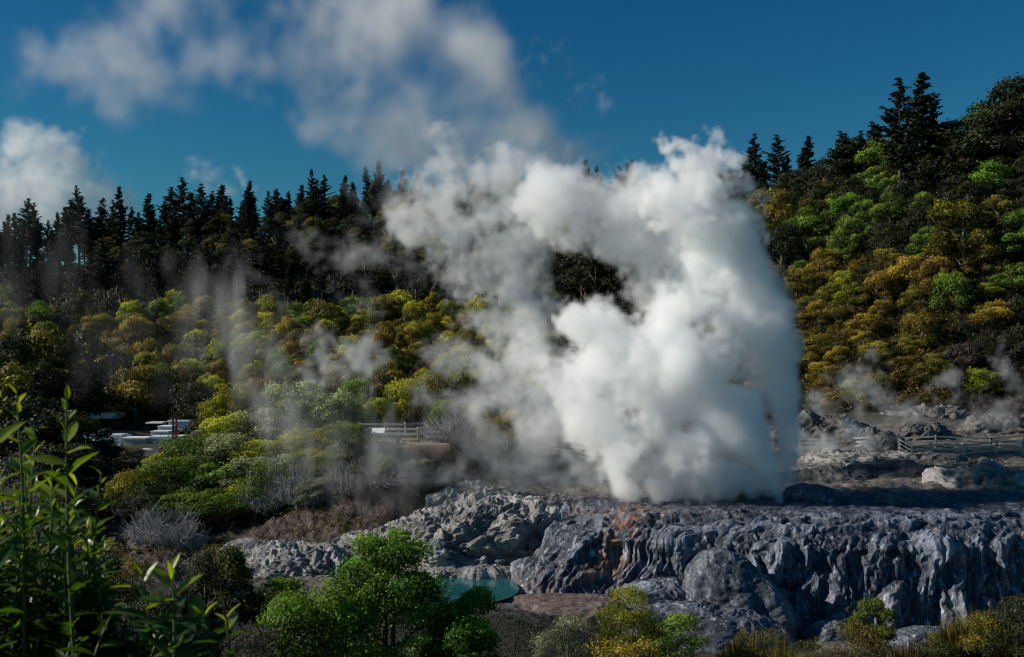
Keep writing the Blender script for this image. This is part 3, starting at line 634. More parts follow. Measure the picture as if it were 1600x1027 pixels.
for px, pb, Y, w_, h_, kd, lb in [(560, 680, 88, 60, 40, 'green', 'small green shrub behind the left end of the boardwalk fence'), (590, 672, 92, 90, 50, 'yellow', 'yellow-green shrub directly behind the boardwalk fence'),
  (640, 670, 94, 110, 76, 'yellow', 'large rounded yellow-green shrub rising behind the boardwalk fence'), (690, 670, 97, 110, 84, 'olive', 'olive shrub right of the large rounded one behind the fence'),
  (740, 680, 99, 120, 100, 'green', 'tall green shrub half veiled by steam right of the boardwalk'), (700, 735, 82, 80, 60, 'green', 'dark green shrub below the right end of the boardwalk fence'),
  (745, 740, 84, 80, 70, 'olive', 'olive shrub in the edge of the steam'), (790, 720, 90, 90, 60, 'olive', 'faint olive shrub inside the drifting steam'),
  (600, 790, 75.2, 60, 42, 'grey', 'small grey-green bush on the slope under the boardwalk'), (650, 745, 75.8, 80, 26, 'grey', 'grey bush hanging over the bank under the boardwalk fence'),
  (580, 740, 75.8, 90, 26, 'grey', 'grey brushy bush over the bank left of the fence'), (540, 760, 76.6, 70, 36, 'grey', 'pale brush at the right end of the shrub bank')]:
    shrub(px, pb, Y, w_, h_, kd, lb)
# the dark thicket on the far left, its shade put into the leaf colour
for k, (px, pb, Y, w_, h_, kd) in enumerate([(20, 640, 128, 120, 120, 'dark'), (70, 640, 130, 130, 125, 'olive'), (120, 630, 132, 100, 112, 'dark'), (165, 640, 130, 90, 90, 'dark'), (-30, 660, 124, 120, 110, 'dark'),
   (0, 700, 112, 150, 120, 'olive'), (52, 690, 119, 100, 96, 'dark'), (120, 640, 124, 100, 60, 'dark'), (210, 640, 126, 110, 66, 'olive'), (260, 640, 128, 90, 60, 'dark'),
   (310, 655, 120, 90, 55, 'dark'), (20, 790, 92, 200, 120, 'dark'), (100, 790, 92, 160, 96, 'dark'), (120, 748, 98, 100, 34, 'dark'), (180, 752, 96, 80, 32, 'dark'), (110, 830, 84, 130, 66, 'dark'), (140, 830, 83, 90, 60, 'dark'), (60, 840, 82, 130, 80, 'dark'), (110, 870, 76, 120, 60, 'dark'), (165, 780, 92, 90, 50, 'dark'), (205, 785, 88, 60, 40, 'dark'), (330, 700, 104, 70, 56, 'dark'), (290, 690, 118, 30, 30, 'dark')]):
    shrub(px, pb, Y, w_*.95, h_, kd, f'{nm_c[kd]} shaded thicket bush {"around the white tombs" if 100 < px else "at the left edge of the photo"}, {"behind them" if Y > 115 else "in front of them"}', f'{nm_c[kd]} shaded bushes at the far left', 'tree', .1, 'thicket_bush')
# grey bare twig bushes
def twig_mesh(seed, n=300, H=1., Wd=1., th=.0075, lean=.5):
    r = np.random.default_rng(seed); m = MB()
    for i in range(n):
        a = r.uniform(0, 6.28); q = math.sqrt(r.random()); b = np.array([math.cos(a)*q*Wd*.75, math.sin(a)*q*Wd*.75, -.05])
        hh = H*r.uniform(.35, 1)*(1.05-.55*q*q)*(1+.5*math.sin(a*3+seed)*q); d = np.array([math.cos(a)*q*lean*Wd, math.sin(a)*q*lean*Wd, hh]); j = r.normal(0, .085, (4, 3))*H
        pts = [b, b+d*.35+j[1], b+d*.7+j[2], b+d+j[3]*1.3]
        m.tube(pts, [th*1.5, th*1.1, th*.8, th*.4], 3)
        for _ in range(3):
            s_ = pts[r.integers(1, 3)]; e = s_+(d*.3+r.normal(0, .16, 3)*H); m.tube([s_, (s_+e)/2+r.normal(0, .02, 3), e], [th*.7, th*.5, th*.3], 3)
    return m.mesh('twigs', M_twig)
TW = [twig_mesh(k) for k in range(3)]
for k, (px, Y, wpx, hpx, pb, lb) in enumerate([(470, 76, 90, 72, 800, 'dense pale grey bush of bare twigs at the right foot of the shrub bank'), (425, 77, 90, 62, 795, 'bare grey twig bush left of the densest one'),
   (250, 73, 100, 56, 850, 'low bare grey twig bush at the left foot of the bank'), (285, 72.4, 60, 40, 850, 'small bare twig bush beside the low grey one'), 
   (600, 75.2, 110, 36, 760, 'bare grey branches on the bank under the boardwalk'), (655, 75.4, 90, 34, 750, 'bare spreading branches under the right end of the boardwalk'), (545, 75.3, 80, 50, 770, 'pale bare brush between the shrub bank and the boardwalk'),
   (700, 78.5, 70, 50, 760, 'bare branches at the edge of the steam')]):
    x = X(px, Y); z = gz(x, Y); e = empty('twig_bush', (x, Y, z), k*1.3); tag(e, lb, 'bush')
    o = mobj('twigs', TW[k % 3], e); w_ = wpx/F*Y/2*1.1; hh = hpx/F*Y; o.scale = (w_, w_*.8, hh)

# ---------------------------------------------------------------- fences
M_wood = simple_mat('weathered_wood', (.30, .25, .20), (.62, .54, .45), 9, .8, .4, (1, 1, .3))
M_red = simple_mat('red_paint', (.10, .008, .01), (.22, .02, .02), 6, .6, .15)
M_white = simple_mat('white_paint', (.55, .60, .64), (.84, .86, .88), 2.2, .6, .2)
M_dirtywhite = simple_mat('stained_white', (.25, .25, .24), (.60, .62, .62), 2.8, .8, .3)
def fence(pts, label, post=1.2, rails=3, zt=None, w=.19):
    """rail fence through (px, Y) points, posts at each"""
    P = [(X(p, y), y) for p, y in pts]; e = empty('rail_fence', (P[0][0], P[0][1], 0)); tag(e, label, 'fence'); bx, by = P[0]
    Z = [max(gz(a, b), -9) if zt is None else zt for a, b in P]
    for (a, b), z in zip(P, Z):
        m = MB(); m.box((0, 0, post/2-.2), (w, w, post+.4)); m.box((0, 0, post+.02), (w*.7, w*.7, .05))
        o = mobj('post', m.mesh('post', M_wood), e); o.location = (a-bx, b-by, z); o.rotation_euler = (rng.normal(0, .015), rng.normal(0, .015), rng.normal(0, .1))
    for i in range(len(P)-1):
        for k in range(rails):
            h = post*(.9-.32*k); A = np.array([P[i][0]-bx, P[i][1]-by, Z[i]+h]); B = np.array([P[i+1][0]-bx, P[i+1][1]-by, Z[i+1]+h+rng.normal(0, .02)])
            m = MB(); dx = B-A; L = math.hypot(dx[0], dx[1]); m.box((A+B)/2-np.array([0, .09, 0]), (L*1.04, .06, .14), math.atan2(dx[1], dx[0]), (dx[2]/L, 0)); mobj('rail', m.mesh('rail', M_wood), e)
    return e
fence([(535, 78), (577, 77.6), (622, 77.3), (654, 77.2), (690, 77.6)], 'weathered rail fence along the front of the boardwalk beside the shrub bank')
fence([(562, 83.5), (603, 83.5), (633, 83.5), (664, 84), (700, 85)], 'rear rail fence on the far side of the boardwalk, in front of the shrubs')
fence([(820, 92), (855, 92), (902, 92), (937, 91.5), (972, 91.5), (1010, 92)], 'pale rail fence showing faintly through the drifting steam')
fence([(1405, 97), (1425, 94), (1455, 94), (1506, 93.5), (1557, 94), (1598, 94), (1640, 94)], 'weathered rail fence crossing the steaming flats at the right')
fence([(1250, 100), (1334, 100), (1359, 99), (1374, 98.5), (1406, 98.5), (1462, 98), (1548, 98), (1600, 98), (1650, 98)], 'rear rail fence running behind the nearer one at the right')
# boardwalk sign and small signs
e = empty('info_sign', (X(591, 77.0), 77.0, gz(X(591, 77), 77))); tag(e, 'slanted pale information board on two posts at the boardwalk fence', 'sign')
for dx in (-.35, .35):
    m = MB(); m.box((0, 0, .4), (.07, .07, .95)); o = mobj('post', m.mesh('post', M_wood), e); o.location = (dx, 0, 0)
m = MB(); m.box((0, -.02, .98), (1.0, .5, .05), 0, (0, .7)); mobj('board', m.mesh('board', M_white), e)
e = empty('small_sign', (X(176, 84), 84, 0)); zz = Zp(797, 84); e.location.z = zz; tag(e, 'small white two-panel notice at the left foot of the shrub bank', 'sign')
for k, dx in enumerate((-.19, .17)):
    m = MB(); m.box((dx, 0, .32), (.30, .03, .62-.08*k)); mobj('panel', m.mesh('panel', M_white), e)
m = MB(); m.box((0, .05, -.6), (.07, .07, 1.6)); mobj('post', m.mesh('post', M_bark), e)

# ---------------------------------------------------------------- cemetery terraces with white tombs
def tomb(px0, px1, pt, pb, Y, label, mat=None, cap=True, step=False, dep=2.0):
    w = (px1-px0)/F*Y; h = (pb-pt)/F*Y; z = Zp(pb, Y); e = empty('tomb', (X((px0+px1)/2, Y), Y, z)); tag(e, label, 'tomb', 'white tombs of the hillside cemetery')
    m = MB(); m.box((0, dep/2, h*.42), (w*.94, dep, h*.84)); mobj('chest', m.mesh('chest', mat or M_white), e)
    if cap: m = MB(); m.box((0, dep/2-.05, h*.92), (w, dep+.2, h*.16)); mobj('lid', m.mesh('lid', M_white), e)
    if step: m = MB(); m.box((0, -.35, h*.15), (w*1.0, .7, h*.3)); mobj('step', m.mesh('step', M_dirtywhite), e)
tomb(130, 153, 673, 697, 108, 'tall white tomb at the left end of the row', step=True)
tomb(163, 189, 679, 697, 108, 'white tomb with wide flat lid, second from the left')
tomb(178, 196, 679, 688, 110, 'narrow low white slab behind the wide-lidded tomb', cap=False)
tomb(191, 229, 684, 700, 107, 'long stained white tomb in the middle of the row', M_dirtywhite)
tomb(233, 269, 682, 702, 107.5, 'largest block-like white tomb beside the red posts')
tomb(235, 263, 674, 683, 110.5, 'white tomb on the step above the largest one')
tomb(246, 269, 666, 675, 113, 'small white tomb at the top of the stepped group')
tomb(217, 239, 702, 714, 104, 'low white tomb in front of the largest one', step=True)
tomb(206, 255, 708, 717, 103.4, 'wide low grey-white kerb tomb at the front', M_dirtywhite, cap=False)
tomb(262, 296, 657, 672, 116, 'white tomb behind the tall red posts, rightmost')
tomb(140, 182, 646, 654, 122, 'pale tomb roof showing far back above the dark bushes', dep=3)
tomb(226, 253, 660, 662.5, 118, 'thin white slab edge left of the tall red posts', cap=False)
tomb(270, 284, 680, 690, 108, 'narrow white tomb peeking out right of the red posts', cap=False)
def wall_block(px0, px1, pt, pb, Y, lab, d=1.0):
    m = MB(); w = (px1-px0)/F*Y; h = (pb-pt)/F*Y; m.box((0, d/2, h/2), (w, d, h)); o = mobj('low_wall', m.mesh('low_wall', M_white), None); o.location = (X((px0+px1)/2, Y), Y, Zp(pb, Y)); tag(o, lab, 'wall')
wall_block(199, 258, 716.5, 723, 101.5, 'low white retaining wall behind the red picket fence')
for k, (px, lb) in enumerate([(270.5, 'tall red post beside the white tombs, left one of the pair'), (275.5, 'tall red post beside the white tombs, right one of the pair')]):
    m = MB(); Y = 105.6; m.box((0, 0, 1.9), (.17, .17, 3.9)); m.box((0, 0, 3.9), (.25, .25, .12)); o = mobj('red_post', m.mesh('red_post', M_red)); o.location = (X(px, Y), Y, Zp(710, Y)); tag(o, lb, 'post')
def red_fence(px0, px1, pt, pb, Y, lab, n, pick=True):
    e = empty('red_fence', (X(px0, Y), Y, Zp(pb, Y))); tag(e, lab, 'fence'); L = X(px1, Y)-X(px0, Y); h = (pb-pt)/F*Y
    for f in (.35, .9): m = MB(); m.box((L/2, 0, h*f), (L, .06, .07)); mobj('rail', m.mesh('rail', M_red), e)
    for i in range(n):
        big = i % 6 == 0; m = MB(); m.box((L*i/(n-1), -.04, h*(.55 if big else .45)), (.14 if big else .05, .05, h*(1.1 if big else .9))); mobj('post' if big else 'picket', m.mesh('picket', M_red), e)
red_fence(207, 262, 718, 728, 100.6, 'dark red picket fence in front of the white cemetery wall', 31)
red_fence(185, 228, 701, 705, 104.8, 'dark red rail in front of the long stained tomb', 7)

# ---------------------------------------------------------------- near bushes
def near_bush(name, px, Y, wpx, pyt, kd, label, n=22000, leaf=.07, zb=None, h=None, seed=0, nb=18, asp=.6, blob=.36, hp=None, cat='bush'):
    x = X(px, Y); z = gz(x, Y)-.1 if zb is None else zb; rad = wpx/F*Y/2; hg = Zp(pyt, Y)-z
    e = empty(name, (x, Y, z), 0); tag(e, label, cat)
    ch = min((hp or wpx*.95)/F*Y, hg*.97)
    c = mobj('crown', crown_mesh('crown', FM[kd], rad, ch, nb, n, leaf, seed, 0, blob, asp), e); c.location = (0, 0, hg-ch)
    tk = mobj('trunk', trunk_mesh('trunk', M_bark, hg-ch*.35, .05*hg**.5, seed+1, 9, min(.6, rad*.8/(hg-ch*.35))), e)
    return e
near_bush('broadleaf_tree', 615, 22, 330, 850, 'bright', 'bright green leafy tree in the centre foreground before the grey rocks', 60000, .065, seed=41, nb=46, blob=.2, cat='tree')
near_bush('broadleaf_tree', 515, 21, 250, 915, 'bright', 'lower left spreading limb-like green bush against the bright green tree', 24000, .07, seed=42, nb=12, blob=.36, cat='bush')
near_bush('broadleaf_tree', 722, 21.5, 150, 928, 'bright', 'low green bush right of the bright green tree beside the teal pool', 24000, .07, seed=43, nb=12, blob=.34, cat='bush')
near_bush('broadleaf_tree', 606, 21.6, 130, 834, 'bright', 'pointed leafy top of bright green growth in the centre foreground', 12000, .065, seed=44, nb=9, blob=.36, cat='bush')
near_bush('round_bush', 348, 27, 140, 858, 'dark', 'dense dark round bush with small pale-edged leaves at lower left', 30000, .06, seed=45, nb=22, blob=.3)
near_bush('round_bush', 350, 26.8, 116, 858, 'olive', 'olive sunlit outer shoots on the dense dark round bush', 5000, .055, seed=46, nb=18, blob=.3)
near_bush('round_bush', 435, 28, 90, 905, 'green', 'green bush between the dark round bush and the bright tree', 12000, .06, seed=47)
near_bush('round_bush', 140, 27, 170, 858, 'dark', 'dark shaded bush behind the tall left foreground shoots', 16000, .07, seed=64)  # dark leaf colour stands in for shade at the lower left
near_bush('round_bush', 285, 25, 130, 925, 'dark', 'dark shaded bush below the dense round one', 12000, .06, seed=65)
near_bush('round_bush', 200, 30, 100, 873, 'olive', 'small olive bush left of the dark round bush', 9000, .06, seed=48)
near_bush('round_bush', 250, 25, 160, 930, 'dark', 'dark bush in the shade under the small olive bush', 14000, .07, seed=49)
near_bush('round_bush', 450, 20, 180, 965, 'dark', 'dark low bush at the bottom below the green bushes', 12000, .06, seed=50)
near_bush('round_bush', 395, 19, 130, 985, 'purple', 'low brownish twiggy bush at the bottom left of centre', 9000, .04, seed=51)
near_bush('round_bush', 985, 44, 130, 922, 'yellow', 'yellow-green rounded bush before the terrace foot', 22000, .085, seed=52, nb=16, blob=.34)
near_bush('round_bush', 1055, 43, 110, 960, 'green', 'darker green bush right of the yellow-green rounded one', 16000, .085, seed=53)
near_bush('round_bush', 885, 43, 110, 962, 'grey', 'grey twiggy bush left of the yellow-green rounded one', 14000, .06, seed=54)
near_bush('round_bush', 1365, 46, 80, 937, 'green', 'green bush standing alone before the right half of the terrace', 12000, .085, seed=55, nb=12)
near_bush('round_bush', 1350, 44, 100, 975, 'olive', 'low yellowish bush at the foot of the lone green one', 8000, .08, seed=56)
near_bush('round_bush', 1540, 46, 90, 958, 'olive', 'olive bush near the bottom right corner, left one of two', 10000, .085, seed=57)
near_bush('round_bush', 1585, 45, 100, 932, 'dark', 'dark bush at the right edge of the bottom', 12000, .085, seed=58)
near_bush('round_bush', 1000, 36, 180, 1000, 'olive', 'low olive bush at the bottom edge under the yellow-green one', 9000, .08, seed=59)
near_bush('round_bush', 1190, 44, 130, 983, 'olive', 'low olive bush at the bottom in front of the dark shelf', 9000, .07, seed=60, asp=.25)
near_bush('round_bush', 1270, 43, 110, 1000, 'olive', 'flat grassy bush at the bottom edge right of the dark shelf', 8000, .08, seed=61, asp=.25)
near_bush('round_bush', 1470, 44, 120, 1000, 'dark', 'dark low bush at the bottom between the lone green bush and the olive ones', 8000, .08, seed=62)
near_bush('round_bush', 760, 30, 100, 1003, 'dark', 'dark low bush at the bottom right of the bright green tree', 8000, .07, seed=63)
# long grasses
def tuft(px, Y, wpx, pyt, kd, lab, n, seed):
    r = np.random.default_rng(seed); x = X(px, Y); z = gz(x, Y); H = Zp(pyt, Y)-z; rad = wpx/F*Y/2
    a = r.uniform(0, 6.28, n); q = np.sqrt(r.random(n)); bx = np.cos(a)*q*rad*.6; by = np.sin(a)*q*rad*.6; h = H*r.uniform(.6, 1.03, n)*(1.1-.5*q)
    tx = bx+np.cos(a)*q*rad*.6; ty = by+np.sin(a)*q*rad*.6; w = .014*r.uniform(.7, 1.4, n); c, s_ = np.cos(a+1.57)*w, np.sin(a+1.57)*w
    P = np.stack([np.stack([bx-c, by-s_, 0*h], -1), np.stack([bx+c, by+s_, 0*h], -1), np.stack([(bx*.5+tx*.5)+c*.8, (by*.5+ty*.5)+s_*.8, h*.65], -1), np.stack([tx, ty, h], -1)], 1)
    val = np.repeat(np.clip(r.normal(.45, .2, n), 0, 1), 4)
    o = mobj('grass_tuft', mesh('grass_tuft', P.reshape(-1, 3), np.arange(4*n).reshape(n, 4), FM[kd], {'v': val})); o.location = (x, Y, z); tag(o, lab, 'grass tuft')
tuft(1165, 45, 80, 978, 'olive', 'tuft of long grass at the bottom before the dark shelf', 900, 1)
tuft(1225, 46, 60, 985, 'olive', 'small tuft of long grass right of the first one', 600, 2)
tuft(1515, 48, 110, 945, 'olive', 'tall grass clump before the right end of the terrace', 1400, 3)
tuft(1420, 46, 70, 985, 'ochre', 'dry grass clump at the bottom under the terrace', 700, 4)
tuft(1560, 47, 80, 935, 'ochre', 'dry tall grass clump at the right edge', 900, 5)

# ---------------------------------------------------------------- the broad-leaved shrub at the left, close to the camera
m, t, b = newmat('large_leaf'); t.nodes.remove(b)
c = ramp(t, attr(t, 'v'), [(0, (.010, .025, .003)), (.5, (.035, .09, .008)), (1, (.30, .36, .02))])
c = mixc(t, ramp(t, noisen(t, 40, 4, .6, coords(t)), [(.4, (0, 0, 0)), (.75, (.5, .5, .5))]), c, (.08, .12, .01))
d = nd(t, 'ShaderNodeBsdfPrincipled', Roughness=.38); tr = t.nodes.new('ShaderNodeBsdfTranslucent'); mx = t.nodes.new('ShaderNodeMixShader'); mx.inputs[0].default_value = .45
t.links.new(c, d.inputs['Base Color']); t.links.new(mixc(t, 1.0, c, (1.8, 1.7, .5), 'MULTIPLY'), tr.inputs['Color']); t.links.new(d.outputs[0], mx.inputs[1]); t.links.new(tr.outputs[0], mx.inputs[2]); t.links.new(mx.outputs[0], t.nodes['Material Output'].inputs['Surface'])
M_leaf = m; M_stem = simple_mat('green_stem', (.03, .05, .01), (.08, .10, .02), 20, .6, .1)
def big_leaf(mb, base, dirv, L, Wd, val, r, curl=.25):
    """pointed oval blade, folded along the midrib and curling down towards the tip"""
    d_ = np.array(dirv, float); d_ /= np.linalg.norm(d_); sde = np.cross(d_, np.array([r.normal(0, .3), r.normal(0, .3), 1.])); sde /= np.linalg.norm(sde)+1e-9; up = np.cross(sde, d_)
    u = np.linspace(0, 1, 9); w = Wd*.5*np.sin(math.pi*u**.85)**.8; w[-1] = 0; V = []
    tw = r.normal(0, .3)
    for i in range(9):
        ctr = base+d_*L*u[i]-up*curl*L*u[i]**2; s2 = sde*math.cos(tw*u[i])+up*math.sin(tw*u[i])
        for f in (-1, -.5, 0, .5, 1): V.append(ctr+s2*w[i]*f+up*(abs(f)*w[i]*.35+.03*L*abs(f)*math.sin(u[i]*16)*.3))
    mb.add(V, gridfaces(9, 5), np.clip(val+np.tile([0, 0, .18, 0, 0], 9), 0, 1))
def shoot(parent, pxb, pyb, pxt, pyt, Y, seed, nl=9, L=.085, tipv=.95, low=.35, span=(.2, 1)):
    r = np.random.default_rng(seed); sb = MB(); lb = MB()
    A = np.array([X(pxb, Y), Y+r.normal(0, .05), Zp(pyb, Y)]); B = np.array([X(pxt, Y), Y, Zp(pyt, Y)]); Mi = (A+B)/2+np.array([r.normal(0, .012), r.normal(0, .03), 0])
    u = np.linspace(0, 1, 10)[:, None]; C = (1-u)**2*A+2*u*(1-u)*Mi+u*u*B; sb.tube(C, np.linspace(.0042, .0016, 10), 6)
    for k in range(nl):
        f = span[0]+(span[1]-span[0])*(k/(nl-1)); p = np.array([np.interp(f, u[:, 0], C[:, i]) for i in range(3)]); a = k*2.4+r.uniform(-.3, .3)
        top = f > .86; ln = L*(.55 if top else 1)*r.uniform(.75, 1.2); dv = np.array([math.cos(a), math.sin(a)*.8, (1.5 if top else .55)+r.normal(0, .25)])
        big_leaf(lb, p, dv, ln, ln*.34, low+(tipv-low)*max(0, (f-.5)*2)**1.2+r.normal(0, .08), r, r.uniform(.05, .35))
    return sb, lb
def leafy_shrub(label, shoots):
    e = empty('leafy_shrub', (X(shoots[0][0], 1.9), 1.9, 8.2)); tag(e, label, 'shrub')
    S, Lv = MB(), MB()
    for a in shoots:
        sb, lb = shoot(e, *a[:5], **a[5])
        for q, w_ in ((S, sb), (Lv, lb)):
            for V, Fc, at_ in zip(w_.V, w_.F, w_.A): q.V.append(V-np.array(e.location)); q.A.append(at_)
            off = 0
            for V, Fc in zip(w_.V, w_.F): q.F.append(Fc+q.n); 
            q.n += w_.n
    mobj('stems', S.mesh('stems', M_stem, True), e); mobj('leaves', Lv.mesh('leaves', M_leaf, True), e)
r3 = np.random.default_rng(77)
main = [(30, 1060, 26, 615, 1.9, dict(seed=1, nl=26, L=.055, span=(.1, 1))), (115, 1060, 104, 625, 1.85, dict(seed=2, nl=24, L=.07, span=(.1, 1))), (120, 1060, 158, 742, 1.9, dict(seed=3, nl=18, L=.05, span=(.2, 1))),
        (-10, 1060, -14, 640, 1.8, dict(seed=4, nl=20, L=.07, span=(.1, 1))), (60, 1060, 55, 690, 2.1, dict(seed=5, nl=18, L=.08, span=(.1, 1))), (70, 1060, 82, 730, 2.2, dict(seed=6, nl=18, L=.075, span=(.1, 1))), (80, 1060, 120, 760, 2.15, dict(seed=7, nl=16, L=.08, span=(.1, 1)))]
for k in range(210):
    px = r3.uniform(-90, 165); top = 730+max(0, px-50)*1.0+r3.uniform(0, 220)
    main.append((px+r3.uniform(-20, 20), 1075, px, top, r3.uniform(1.9, 2.8), dict(seed=100+k, nl=20, L=r3.uniform(.035, .065), tipv=.75, low=.08, span=(.05, 1))))
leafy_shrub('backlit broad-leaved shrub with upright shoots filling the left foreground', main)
low_ = [(275, 1060, 268, 893, 1.8, dict(seed=31, nl=12, L=.07, span=(.1, 1))), (225, 1060, 222, 898, 1.8, dict(seed=32, nl=10, L=.075, span=(.2, 1))), (360, 1070, 354, 965, 1.75, dict(seed=33, nl=9, L=.06, span=(.1, 1))), (215, 1060, 320, 962, 1.8, dict(seed=34, nl=9, L=.075, span=(.3, 1)))]
for k in range(26):
    px = r3.uniform(150, 320); low_.append((px, 1075, px+r3.uniform(-10, 10), r3.uniform(955, 1010), r3.uniform(1.8, 2.3), dict(seed=200+k, nl=9, L=.06, tipv=.6, low=.18, span=(.1, 1))))
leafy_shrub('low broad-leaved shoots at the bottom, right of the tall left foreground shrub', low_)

# ---------------------------------------------------------------- steam and clouds: real volumes on voxel grids
def vnoise(shape, vox, lo, hi, beta, seed, zn=1.0):
    q = np.random.default_rng(seed); f = np.fft.rfftn(q.standard_normal(shape, dtype=np.float32))
    kx = np.fft.fftfreq(shape[0], vox)[:, None, None]; ky = np.fft.fftfreq(shape[1], vox)[None, :, None]; kz = np.fft.rfftfreq(shape[2], vox)[None, None, :]*zn
    k = np.sqrt(kx**2+ky**2+kz**2)+1e-9
    n = np.fft.irfftn(f*np.where((k > 1/hi) & (k < 1/lo), k**(-beta/2), 0), s=shape).astype(np.float32)
    return n/n.std()
def vol_mat(name, col=(1, 1, 1), g=.2):
    m = bpy.data.materials.new(name); m.use_nodes = True; t = m.node_tree; t.nodes.remove(t.nodes['Principled BSDF'])
    vs = nd(t, 'ShaderNodeVolumeScatter', Anisotropy=g); vs.inputs['Color'].default_value = (*col, 1)
    t.links.new(attr(t, 'density'), vs.inputs['Density']); t.links.new(vs.outputs[0], t.nodes['Material Output'].inputs['Volume']); return m
M_steam = vol_mat('steam', (1, 1, 1), .0); M_drift = vol_mat('drifting_vapour', (1, .975, .95), .1); M_cloud = vol_mat('cloud_vapour', (.98, .98, .98), .3)
M_thin = bpy.data.materials.new('thin_vapour'); M_thin.use_nodes = True; t = M_thin.node_tree; t.nodes.remove(t.nodes['Principled BSDF'])
vs = nd(t, 'ShaderNodeVolumeScatter', Density=.0004); t.links.new(vs.outputs[0], t.nodes['Material Output'].inputs['Volume'])

